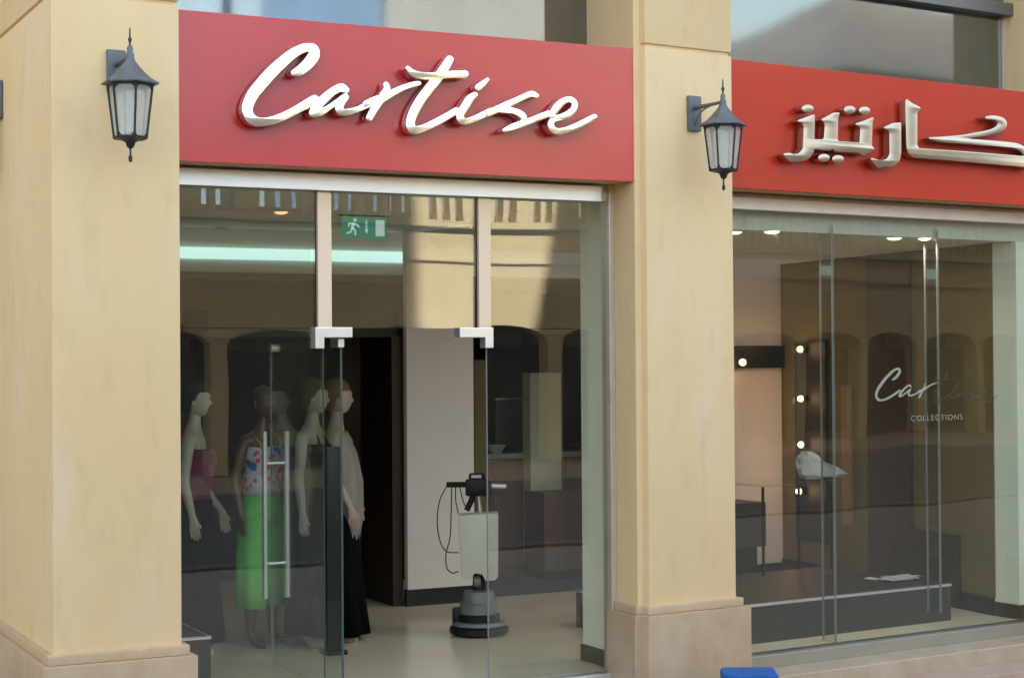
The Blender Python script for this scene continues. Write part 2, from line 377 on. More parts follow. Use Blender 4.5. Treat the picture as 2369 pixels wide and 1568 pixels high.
# ---- interior
fl = MB().add([tuple(F1.pt(2.4, .02, FL)), (5.9, .02, FL), tuple(F2.pt(.2, .52, FL)), tuple(F2.pt(4.6, .52, FL)), tuple(F2.pt(4.6, 5.2, FL)), (9.4, 8.8, FL), (2.4, 8.8, FL)],
              [(0, 1, 2, 3, 4, 5, 6)]).build('shop_floor', 'floor', bld)
ZC1, ZC2 = 3.10, 2.90
ce = MB().box(2.4, 5.86, .16, 3.9, ZC1, ZC1+.1).build('ceiling', 'ceil', bld)
ce2 = MB().box(2.4, 12.2, 3.93, 8.8, 2.74, ZC1+.1).build('ceiling', 'ceil', bld)
fbox(F2, .25, 6.5, .58, 3.30, ZC2, ZC2+.13).build('ceiling', 'ceil', bld)
fbox(F2, sw, 5.0, .545, .578, ZC2-.002, 3.14).build('bulkhead', 'bulkhead', bld)
# back walls
MB().box(2.4, 12.2, 8.60, 8.79, FL, 3.1).build('back_wall', 'brown', bld)
MB().box(2.32, 2.4, .56, 8.79, FL, 3.1).build('side_wall', 'brown', bld)
# brown frontal wall behind the mannequins, top to bulkhead
xa = onY(F1, 935, 700, 4.6)[0]
MB().box(2.4, onY(F1, 1000, 700, 5.2)[0], 5.2, 5.3, 2.35, 2.738).build('partition_wall', 'brown', bld)
# pier with the pale mauve panel
px0 = onY(F1, 941, 1000, 3.42)[0]; px1 = onY(F1, 1096, 1000, 3.42)[0]
pn = MB().box(px0, px1, 3.42, 3.49, .09, ZC1-.002).build('pale_panel', 'pale', bld, bevel=.004)
MB().box(px0-.005, px1-.003, 3.43, 3.49, FL, .088).build('skirting', 'skirt', bld)
MB().box(px0-.10, px0-.012, 3.50, 4.2, FL, 2.20).build('door_jamb', 'brown2', bld)
MB().box(4.1, px0-.012, 3.55, 4.2, 2.20, 2.42).build('door_lintel', 'brown2', bld)
MB().box(4.0, px0, 5.9, 6.0, FL, 2.6).build('doorway_dark_sheet', 'black', bld)  # black sheet stands for the darkness inside the opening
MB().box(2.4, 4.6, 5.6, 5.7, FL, 2.34).build('partition_wall', 'brown2', bld)
MB().box(2.9, 3.35, 5.45, 5.59, FL, 2.2).build('wall_panel', 'brown', bld)
MB().box(3.5, 4.0, 5.4, 5.59, 1.2, 2.1).build('wall_panel', mat('brown_niche', (.11, .06, .02), .6), bld)
# dark cabinets right of the pale panel
MB().box(px1+.02, 12.2, 7.5, 7.6, 1.9, 2.738).build('partition_wall', 'brown', bld)
MB().box(px1-.05, 12.2, 6.9, 7.45, FL, 2.28).build('dark_cabinet_wall', 'wood', bld)
gx0, gx1 = onY(F1, 1098, 1000, 3.9)[0], onY(F1, 1126, 1000, 3.9)[0]
MB().box(gx0, gx1, 3.9, 4.1, FL, 2.0).build('olive_post', mat('olive_paint', (.16, .12, .045), .6), bld)
cx0, cx1 = onY(F1, 1229, 1000, 5.7)[0], onY(F1, 1297, 1000, 5.7)[0]
cx0, cz0 = onY(F1, 1229, 1300, 4.7); cx1, cz1 = onY(F1, 1297, 862, 4.7)
MB().box(cx0, cx1, 4.70, 4.86, cz0, cz1).build('pale_column', mat('olive_grey_column', (.62, .58, .42), .7, var=.05), bld)
MB().add([(px1+.05, 3.6, FL+.004), (9.6, 3.6, FL+.004), (9.6, 6.9, FL+.004), (px1+.05, 6.9, FL+.004)], [(0, 1, 2, 3)]).build('carpet', 'carpet', bld)
# pale pier beside the glass of bay one
MB().box(5.80, 5.98, .03, .47, .06, ZC1-.002).build('pier', 'pier', bld)
MB().box(5.788, 5.96, .03, .485, FL, .058).build('skirting', 'skirt', bld)
# bay two: pale pier, brown side wall, pale back wall
fbox(F2, 4.0, 4.3, .53, .78, .06, ZC2-.002).build('pier', 'pier', bld)
fbox(F2, 3.985, 4.28, .53, .79, FL, .058).build('skirting', 'skirt', bld)
F3 = Frame(F2.pt(3.985-.74*.16, 0, 0), F2.a-math.atan(.16))       # the brown side wall runs slightly askew
fbox(F3, 0, .15, .78, 5.2, .09, ZC2-.003).build('side_wall', 'brown', bld)
fbox(F3, -.015, .1, .80, 5.2, FL, .089).build('skirting', 'skirt', bld)
bx = onY(F2, 1817, 1000, 3.85)[0]
bw = fbox(F2, 2.6, bx+.1, 3.85, 4.0, .05, ZC2+.1).build('back_wall', 'pale', bld)
fbox(F2, 2.6, bx+.098, 3.83, 3.98, FL, .048).build('skirting', 'skirt', bld)
y1 = onX(F3, 2008, 900, -.01)[0]; y2 = onX(F3, 2108, 900, -.01)[0]
fbox(F3, -.025, .1, y2, y1, .0, ZC2-.004).build('wall_panel', 'brown2', bld)
y3 = onX(F3, 1842, 900, -.01)[0]; y4 = onX(F3, 1913, 900, -.01)[0]
nich = fbox(F3, -.03, .1, y4, y3, .3, 2.15).build('lit_niche', 'black', bld)
y5 = onX(F3, 1946, 900, -.01)[0]; y6 = onX(F3, 1968, 900, -.01)[0]
fbox(F3, -.02, .1, y6, y5, .5, 1.75).build('wall_panel', mat('orange_lit_strip', (.30, .16, .05), .5), bld)  # orange-lit strip of wall, its glow put into the colour
fbox(F3, -.03, .1, 1.2, 1.9, .0, .55).build('wall_panel', 'brown2', bld)

# ================================================================== SHOPFRONT GLAZING, bay one
GL = onY(F1, 430, 800, 0)[0]
sf1 = bld
zh0 = onY(F1, 900, 448, -.05)[1]; zh1 = zh0+.10
hx1 = onY(F1, 1391, 460, -.07)[0]
MB().box(lx1+.005, hx1, -.075, -.004, zh0, zh1).build('header_rail', 'alu', sf1, bevel=.003)
MB().box(lx1+.005, XR-.002, -.003, .05, zh0+.012, 3.147).build('header_back', 'alu_warm', sf1)
jx0 = onY(F1, 1408, 900, -.03)[0]
MB().box(jx0, XR-.001, -.05, .06, FL-.03, 3.146).build('jamb', 'alu_warm', sf1, bevel=.004)
MB().box(lx1+.005, XR-.003, -.055, .045, -.16, FL-.004).build('sill', 'alu', sf1, bevel=.003)
DL, DR = onY(F1, 747, 900, 0)[0], onY(F1, 1127, 900, 0)[0]
zb = onY(F1, 940, 760, 0)[1]
glz = MB().box(lx1+.01, DL, .0, .012, FL, zb-.002)
win1 = glz.build('shop_window', 'glass', bld)
MB().box(DL+.001, DL+.005, -.0005, .0125, FL, zb-.08).build('glass_edge', 'edge', win1)
w2 = MB().box(DR, jx0-.002, .0, .012, FL, zb-.002).build('shop_window', 'glass', bld)
MB().box(DR-.005, DR-.001, -.0005, .0125, FL, zb-.08).build('glass_edge', 'fin_edge', w2)
w3 = MB()
m1a, m1b = onY(F1, 733, 600, -.02)[0], onY(F1, 765, 600, -.02)[0]
m2a, m2b = onY(F1, 1105, 600, -.02)[0], onY(F1, 1133, 600, -.02)[0]
for a, b in ((lx1+.01, m1a+.03), (m1a+.034, m2a+.03), (m2a+.034, jx0-.002)):
    p = MB().box(a, b, .0, .012, zb+.002, zh0+.03).build('transom_window', 'glass', bld)
for a, b in ((m1a, m1b), (m2a, m2b)):
    mu = MB().box(a, b, -.035, -.002, zb, zh0-.001).build('mullion', mat('mullion_rosy_reflection', (.86, .66, .50), .42, .25), bld, bevel=.003)  # rosy reflection of the wall opposite is put into the colour
    MB().box(a-.006, a-.0005, -.008, -.002, zb, zh0-.001).build('gasket', 'skirt', mu)
def lbracket(x0, x1, leg_left):
    lw = .058; zt = zb+.006; zl = zb-.122; zm = zb-.056
    poly = [(x0, zt), (x1, zt), (x1, zm), (x0+lw, zm), (x0+lw, zl), (x0, zl)] if leg_left else [(x0, zt), (x1, zt), (x1, zl), (x1-lw, zl), (x1-lw, zm), (x0, zm)]
    mb = MB(); n = len(poly)
    mb.add([(x, -.052, z) for x, z in poly]+[(x, .03, z) for x, z in poly], [tuple(range(n)), tuple(reversed(range(n, 2*n)))]+[(i, n+i, n+(i+1) % n, (i+1) % n) for i in range(n)])
    return mb.build('patch_fitting', 'bracket', bld, bevel=.003)
lbracket(onY(F1, 729, 760, -.05)[0], onY(F1, 815, 760, -.05)[0], True)
lbracket(onY(F1, 1063, 760, -.05)[0], onY(F1, 1141, 760, -.05)[0], False)
# open glass door leaf, swung inwards
HX = onY(F1, 790, 900, .02)[0]
yfree = onX(F1, 628, 1100, HX)[0]
door = MB().box(HX-.006, HX+.006, .03, yfree, FL+.01, zb-.075).build('door', 'doorglass', bld)
MB().box(HX-.0065, HX+.0065, .0245, .0295, FL+.01, zb-.075).build('glass_edge', 'edge', door)
MB().box(HX-.0065, HX+.0065, yfree+.0005, yfree+.0045, FL+.01, zb-.075).build('glass_edge', 'fin_edge', door)
MB().box(HX-.020, HX+.020, .022, .16, zb-.115, zb-.062).build('hinge_patch', 'bracket', door, bevel=.003)
MB().box(HX-.020, HX+.020, .022, .20, FL+.005, FL+.07).build('hinge_patch', 'bracket', door, bevel=.003)
hy = yfree-.085
zt_ = onX(F1, 640, 998, HX)[1]; zbm = onX(F1, 645, 1384, HX)[1]; zs1 = onX(F1, 640, 1071, HX)[1]; zs2 = onX(F1, 643, 1303, HX)[1]
hd = MB()
for sx in (-.078, .078): hd.tube([(HX+sx, hy, zbm), (HX+sx, hy, zt_)], .018, 14)
for zz in (zs1, zs2): hd.tube([(HX-.078, hy, zz), (HX+.078, hy, zz)], .011, 12)
hd.build('door_handle', 'handle', door, smooth=50)
lk = MB(); lk.tube([(HX-.03, yfree-.07, zb-.11), (HX+.03, yfree-.07, zb-.11)], .026, 16); lk.build('door_lock', mat('worn_metal_stop', (.55, .55, .45), .35, .8), door, smooth=40)

# ================================================================== SHOPFRONT GLAZING, bay two
zq = onY(F2, 2368, 519, .45)[1]
fbox(F2, sw+.005, 4.9, .42, .496, zq, zq+.085).build('header_rail', 'alu_warm', bld, bevel=.003)  # warmer metal stands in for the brownish reflection on this rail
fbox(F2, sw+.005, 4.9, .498, .54, zq+.012, 3.146).build('header_back', 'alu_warm', bld)
zsl = onY(F2, 2368, 1439, .44)[1]
fbox(F2, sw+.08, 5.0, .43, .56, zsl-.09, zsl).build('sill', mat('dull_grey_sill', (.42, .36, .31), .35, .5, var=.05), bld, bevel=.004)
jx = [sw+.01, onY(F2, 1928, 600, .5)[0], onY(F2, 2171, 600, .5)[0], 4.9]
panes = []
for i in range(3):
    panes.append(fbox(F2, jx[i]+.002, jx[i+1]-.002, .50, .512, zsl+.001, zq+.03).build('shop_window', 'glass2', bld))
for k, xj in enumerate(jx[1:3]):
    zlow = zsl+.002 if k == 0 else FL+.12
    fn = fbox(F2, xj-.006, xj+.006, .518, .64, zlow, ZC2+.06).build('glass_fin', 'fin', bld)
    for dx, y_ in ((-.006, .6405), (.006, .6405)):
        pass
    fbox(F2, xj-.010, xj-.004, .5135, .5185, zlow, ZC2+.05).build('fin_edge', 'fin_edge', fn)
    fbox(F2, xj+.004, xj+.010, .5135, .5185, zlow, ZC2+.05).build('fin_edge', 'fin_edge', fn)
    fbox(F2, xj-.007, xj-.002, .641, .648, zlow, ZC2+.05).build('fin_edge', 'fin_edge', fn)
    fbox(F2, xj+.002, xj+.007, .641, .648, zlow, ZC2+.05).build('fin_edge', 'fin_edge', fn)

# ================================================================== STEPS
def steps(F, xa_, xb_, yoff, mb_parent):
    pass
st = [(-.165, .02, 'step'), (-.285, -.30, 'step'), (-.385, -.62, 'step2')]
y_a = onZ(F2, 2368, 1490, zsl-.09)[1]
zs_1 = zsl-.09
y1s = onZ(F2, 2200, 1510, zs_1)[1]
fbox(F2, sw+.06, 6.0, y1s, .44, GZ, zs_1).build('step', 'step', bld, bevel=.008)
fbox(F2, sw+.06, 6.0, y1s-.34, y1s-.002, GZ, zs_1-.115).build('step', 'step2', bld, bevel=.008)
fbox(F2, sw+.06, 6.0, y1s-.70, y1s-.342, GZ, zs_1-.215).build('step', 'step', bld, bevel=.008)
MB().box(lx1+.08, XR-.06, -.32, -.058, GZ, -.165).build('step', 'step', bld, bevel=.008)
print('steps', y1s, zs_1, 'yfree', yfree, 'HX', HX)

# ================================================================== SIGNS
def catmull(pts, k=10):
    P = [np.array(p, float) for p in pts]; P = [2*P[0]-P[1]]+P+[2*P[-1]-P[-2]]; out = []
    for i in range(1, len(P)-2):
        a, b, c, d = P[i-1], P[i], P[i+1], P[i+2]
        for j in range(k):
            t = j/k; out.append(.5*((2*b)+(c-a)*t+(2*a-5*b+4*c-d)*t*t+(3*b-a-3*c+d)*t**3))
    out.append(P[-2]); return np.array(out)
def contours(strokes, polys, ells, step=8.0):
    """union of strokes, polygons and ellipses -> list of closed outlines"""
    pts = [catmull(s, 12) for s in strokes]
    allp = [p[:, :2]+0 for p in pts]+[np.array(p, float) for p in polys]+[np.array([(e[0]-e[2], e[1]-e[3]), (e[0]+e[2], e[1]+e[3])]) for e in ells]
    A = np.concatenate(allp); pad = 130
    x0, y0 = A.min(0)-pad; x1_, y1_ = A.max(0)+pad
    xs = np.arange(x0, x1_, step); ys = np.arange(y0, y1_, step); X, Y = np.meshgrid(xs, ys)
    S = np.full(X.shape, 1e3)
    for p in pts:
        for i in range(len(p)-1):
            a, b = p[i], p[i+1]; d = b[:2]-a[:2]; L = d@d+1e-9
            t = np.clip(((X-a[0])*d[0]+(Y-a[1])*d[1])/L, 0, 1)
            S = np.minimum(S, np.hypot(X-a[0]-t*d[0], Y-a[1]-t*d[1])-(a[2]+t*(b[2]-a[2])))
    for poly in polys:
        q = np.array(poly, float); ins = np.zeros(X.shape, bool); D = np.full(X.shape, 1e6)
        for i in range(len(q)):
            a, b = q[i], q[(i+1) % len(q)]; d = b-a; L = d@d+1e-9
            t = np.clip(((X-a[0])*d[0]+(Y-a[1])*d[1])/L, 0, 1); D = np.minimum(D, np.hypot(X-a[0]-t*d[0], Y-a[1]-t*d[1]))
            c = (a[1] > Y) != (b[1] > Y)
            with np.errstate(divide='ignore', invalid='ignore'):
                ins ^= c & (X < (b[0]-a[0])*(Y-a[1])/(b[1]-a[1]+1e-12)+a[0])
        S = np.minimum(S, np.where(ins, -D, D)-5)
    for cx, cy, rx, ry in ells:
        S = np.minimum(S, (np.hypot((X-cx)/rx, (Y-cy)/ry)-1)*min(rx, ry))
    nxt = {}; pos = {}
    H, W = S.shape
    def ek(i, j, e): return {0: ('h', i, j), 1: ('v', i, j+1), 2: ('h', i+1, j), 3: ('v', i, j)}[e]
    def ep(k):
        if k in pos: return
        t, i, j = k; a = S[i, j]; b = S[i, j+1] if t == 'h' else S[i+1, j]; f = a/(a-b)
        pos[k] = (xs[j]+(f*step if t == 'h' else 0), ys[i]+(f*step if t == 'v' else 0))
    T = {1: [(3, 0)], 2: [(0, 1)], 3: [(3, 1)], 4: [(1, 2)], 5: [(3, 0), (1, 2)], 6: [(0, 2)], 7: [(3, 2)], 8: [(2, 3)], 9: [(2, 0)], 10: [(0, 1), (2, 3)], 11: [(2, 1)], 12: [(1, 3)], 13: [(1, 0)], 14: [(0, 3)]}
    B = S < 0
    code = B[:-1, :-1]*1+B[:-1, 1:]*2+B[1:, 1:]*4+B[1:, :-1]*8
    for i, j in zip(*np.nonzero((code > 0) & (code < 15))):
        for a, b in T[int(code[i, j])]:
            ka, kb = ek(i, j, a), ek(i, j, b); ep(ka); ep(kb); nxt[ka] = kb
    out = []
    while nxt:
        k = next(iter(nxt)); loop = []
        while k in nxt: loop.append(pos[k]); k = nxt.pop(k)
        if len(loop) > 6:
            L = np.array(loop)
            for _ in range(2): L = .5*L+.25*np.roll(L, 1, 0)+.25*np.roll(L, -1, 0)
            out.append(L)
    return out
def letter_mesh(name, cons, mapf, yb, yf, m_, parent, bevel=.003, Fr=F1):
    """cons: outlines; mapf -> plane coords (x, z); solid between yb (back) and yf (front, nearer)"""
    cu = bpy.data.curves.new(name, 'CURVE'); cu.dimensions = '2D'; cu.fill_mode = 'BOTH'
    for L in cons:
        sp = cu.splines.new('POLY'); sp.points.add(len(L)-1); sp.use_cyclic_u = True
        for i, q in enumerate(L):
            x, z = mapf(*q); sp.points[i].co = (x, z, 0, 1)
    d = abs(yb-yf)/2; cu.extrude = max(d-bevel, 1e-4); cu.bevel_depth = bevel; cu.bevel_resolution = 2; cu.offset = -bevel
    tmp = bpy.data.objects.new(name, cu); COL.objects.link(tmp)
    dg = bpy.context.evaluated_depsgraph_get(); dg.update()
    me = bpy.data.meshes.new_from_object(tmp.evaluated_get(dg)); bpy.data.objects.remove(tmp)
    ym = (yb+yf)/2
    for v in me.vertices:
        x, z, t = v.co; v.co = (x, ym-t, z)
    bm = bmesh.new(); bm.from_mesh(me); bmesh.ops.remove_doubles(bm, verts=bm.verts, dist=1e-5); bmesh.ops.recalc_face_normals(bm, faces=bm.faces); bm.to_mesh(me); bm.free()
    me.materials.clear(); me.materials.append(MT[m_] if isinstance(m_, str) else m_)
    me.name = name
    for p in me.polygons: p.use_smooth = True
    try: me.set_sharp_from_angle(angle=R(35))
    except Exception: pass
    o = bpy.data.objects.new(name, me); COL.objects.link(o); o.parent = parent
    return o
K = 2368/3912
def za(o, s): return lambda pts: [((o[0]+s*p[0]), (o[1]+s*p[1])) + ((p[2]*s,) if len(p) > 2 else ()) for p in pts]
A_ = za((880, 130), .2551); B_ = za((1300, 180), .2551); C_ = za((1740, 180), .2551)
WORD = {
 'C': [A_([(955,585,48),(1040,553,74),(1150,465,84),(1235,360,90),(1262,280,78),(1235,222,72),(1150,208,66),(1050,238,70),(920,312,78),(760,445,86),(600,598,92),(450,770,92),(340,910,90),(272,1050,84),(258,1160,80),(300,1255,76),(380,1310,72),(480,1322,62),(620,1302,62),(780,1247,62),(950,1162,62),(1100,1080,68),(1260,990,74)])],
 'a': [A_([(1250,1180,70),(1290,1100,72),(1390,990,70),(1490,900,64),(1590,835,62),(1670,808,62),(1730,845,52)]), A_([(1240,1188,62),(1360,1175,52),(1480,1105,42),(1590,1030,42),(1690,960,46)]), A_([(1720,952,56),(1650,1050,64),(1630,1120,60),(1660,1165,56),(1730,1178,50),(1840,1155,46),(1960,1112,44),(2080,1060,44),(2180,1010,48)])],
 'r': [B_([(440,1060,54),(500,950,58),(580,830,62),(655,720,62),(700,630,50),(685,560,38)]), B_([(560,840,44),(660,770,52),(760,705,52),(880,642,46),(1000,592,42),(1110,560,40),(1180,548,34)]), B_([(380,855,46),(470,815,50),(560,780,52)])],
 't': [B_([(1635,195,62),(1560,320,70),(1450,480,74),(1320,640,74),(1200,800,74),(1100,980,74),(1052,1130,66),(1072,1225,66),(1160,1245,58),(1280,1205,56),(1450,1125,56),(1620,1030,54),(1740,960,54)]), B_([(1010,320,34),(1070,380,44),(1180,428,54),(1350,440,56),(1550,425,54),(1720,412,56),(1860,412,60)])],
 'i': [B_([(2015,720,44),(1940,780,60),(1870,890,66),(1805,1000,58),(1800,1085,54),(1870,1118,50),(1960,1100,50),(2100,1040,50),(2250,965,50)]), B_([(2065,610,50),(2130,560,45),(2205,490,28)])],
 's': [C_([(490,1000,50),(640,930,52),(780,865,52),(920,800,48),(1040,745,46),(1140,705,44),(1215,735,36)]), C_([(690,945,44),(820,950,46),(920,980,48),(1000,1030,50),(1030,1100,46)]), C_([(735,1250,34),(850,1205,50),(980,1160,54),(1120,1110,50),(1260,1055,50),(1390,1005,50)])],
 'e': [C_([(1430,1030,48),(1500,930,58),(1570,850,56),(1650,800,48),(1720,790,44),(1778,840,46),(1775,920,48),(1705,1000,54),(1600,1050,52),(1480,1085,46),(1428,1150,48),(1450,1230,48),(1530,1268,48),(1640,1252,48),(1800,1192,48),(1950,1120,48),(2080,1048,42)])],
}
CON = {k: contours(v, [], [], 1.6) for k, v in WORD.items()}
y_s1 = -.30
sg = thing('fascia_sign', 'pinkish red fascia board with polished Latin script lettering', 'sign', F1, (0, 0, 0))
pa = [onY(F1, 414.5, 200, y_s1)[0]-.02, onY(F1, 1469.5, 200, y_s1)[0]]
zt1 = 4.003; zb1 = 3.142
pan = MB().box(pa[0], pa[1], y_s1, y_s1+.035, zb1, zt1).build('panel', 'red', sg, bevel=.003)
MB().box(pa[1]+.0005, pa[1]+.006, y_s1-.002, y_s1+.035, zb1, zt1).build('trim', mat('brown_edge_trim', (.20, .08, .03), .5), pan)
yf = y_s1-.095
m1f = lambda x, y: onY(F1, x*K, y*K, yf)
for i, (k, c) in enumerate(CON.items()):
    letter_mesh('letter', c, m1f, y_s1-.025, yf-.0007*i, 'steel', sg, bevel=.002)
# standoff pins
for (x, y) in [WORD['C'][0][5][:2], WORD['C'][0][10][:2], WORD['C'][0][15][:2], WORD['a'][0][2][:2], WORD['a'][2][1][:2], WORD['r'][0][1][:2], WORD['t'][0][2][:2], WORD['t'][0][7][:2], WORD['i'][0][2][:2], WORD['s'][0][2][:2], WORD['s'][2][2][:2], WORD['e'][0][7][:2], WORD['e'][0][14][:2]]:
    X_, Z_ = m1f(x, y)
    MB().tube([(X_, y_s1-.03, Z_), (X_, y_s1+.002, Z_)], .006, 8).build('standoff_pin', 'steel', sg)

y_s2 = .20
sg2 = thing('fascia_sign', 'bright red fascia board with beige metal Arabic lettering', 'sign', F2, (0, 0, 0))
xs0 = onY(F2, 1695, 200, y_s2)[0]-.02
MB().box(xs0, 5.0, y_s2, y_s2+.035, 3.143, 4.008).build('panel', 'red2', sg2, bevel=.003)
D_ = za((2960, 340), .2124); E_ = za((3412, 340), .2124)
stepz = 1.4
base = D_([(440,580),(560,535),(700,485),(695,700),(690,930),(860,935),(905,900),(925,680),(912,610),(865,560),(960,510),(1060,455),(1145,450),(1118,530),(1110,920),(1140,965),(1300,975),(1550,995),(1565,720),(1540,670),(1480,640),(1600,600),(1760,540),(1735,610),(1725,1040),(1770,1080),(1690,1130),(1600,1175),(1540,1150),(1530,1130),(1300,1120),(1100,1110),(1030,1035),(1000,1090),(900,1085),(700,1060),(680,1130),(620,1220),(540,1275),(420,1285),(310,1300),(240,1250),(180,1185),(260,1175),(350,1200),(420,1190),(480,1150),(530,1080),(548,700),(520,610)])
rr_ = D_([(1990,705),(2120,640),(2250,630),(2250,1180),(2225,1290),(2140,1370),(2050,1385),(1980,1380),(1870,1410),(1810,1340),(1750,1270),(1850,1300),(1950,1310),(2040,1270),(2088,1180),(2085,800),(2060,740)])
kaf = E_([(245,215),(330,280),(470,350),(430,400),(412,450),(412,1020),(450,1090),(1300,1150),(2354,1235),(2440,1240),(2480,1350),(2460,1440),(2354,1385),(1300,1290),(380,1215),(300,1160),(268,1080),(262,1000),(252,600)])
kst = [E_([(1690,525,32),(1780,520,38),(1880,540,48),(1955,600,76),(1955,670,82),(1880,730,62),(1740,785,50),(1500,830,46),(1250,870,40),(900,892,32),(660,890,18)]), E_([(660,895,18),(900,925,38),(1300,945,48),(1700,975,50),(2100,1010,50),(2250,1045,54),(2350,1110,58),(2410,1200,60),(2420,1340,60)])]
def ell(cx, cy, rx, ry): a, b = D_([(cx, cy)])[0]; return (a, b, rx*.2124, ry*.2124)
ARAB = [contours([], [base], [], stepz), contours([], [rr_], [], stepz), contours(kst, [kaf], [], stepz)]+[contours([], [], [ell(*e)], 1.0) for e in ((590,360,108,72),(1345,382,104,74),(1610,395,100,70),(880,1245,104,72),(1130,1268,106,72))]
yf2 = y_s2-.085
m2f = lambda x, y: onY(F2, x*K, y*K, yf2)
MT['letter2'] = mat('dim_reflection_letter', (.50, .43, .36), .28, 1.0, var=.05, scale=5)  # steel toned down to beige, painting in the dim reflection it shows
for i, c in enumerate(ARAB):
    letter_mesh('letter', c, m2f, y_s2-.02, yf2-.0007*i, 'letter2', sg2, bevel=.0022)

# window lettering on bay two glass
L0 = min(c[:, 0].min() for v in CON.values() for c in v); L1 = max(c[:, 0].max() for v in CON.values() for c in v)
T0 = min(c[:, 1].min() for v in CON.values() for c in v); T1 = max(c[:, 1].max() for v in CON.values() for c in v)
def m3f(x, y):
    u = (x-L0)/(L1-L0); v = (y-T0)/(T1-T0)
    return onY(F2, 2022+288*u, 850+88*v-6*u, .497)
THIN = {k: contours([[(p[0], p[1], p[2]*.62) for p in st_] for st_ in v], [], [], 1.6) for k, v in WORD.items()}
for k, c in THIN.items():
    o = letter_mesh('window_lettering', c, m3f, .4985, .4968, 'vinyl' if k in 'Car' else 'vinyl2', bld, bevel=.0002)
    o.location = F2.pt(0, 0, 0); o.rotation_euler = (0, 0, F2.a)
tcu = bpy.data.curves.new('t', 'FONT'); tcu.body = 'COLLECTIONS'; tcu.size = .06; tcu.extrude = .0006; tcu.space_character = 1.15
tob = bpy.data.objects.new('t', tcu); COL.objects.link(tob); dg = bpy.context.evaluated_depsgraph_get(); dg.update()
tme = bpy.data.meshes.new_from_object(tob.evaluated_get(dg)); bpy.data.objects.remove(tob)
wd = max(v.co.x for v in tme.vertices)
xA, zA = onY(F2, 2106, 974, .497); xB = onY(F2, 2226, 974, .497)[0]
for v in tme.vertices: v.co = (xA+v.co.x*(xB-xA)/wd, .4975-v.co.z, zA+v.co.y)
tme.materials.clear(); tme.materials.append(MT['vinyl3']); o = bpy.data.objects.new('window_lettering', tme); COL.objects.link(o); o.parent = bld
o.location = F2.pt(0, 0, 0); o.rotation_euler = (0, 0, F2.a)

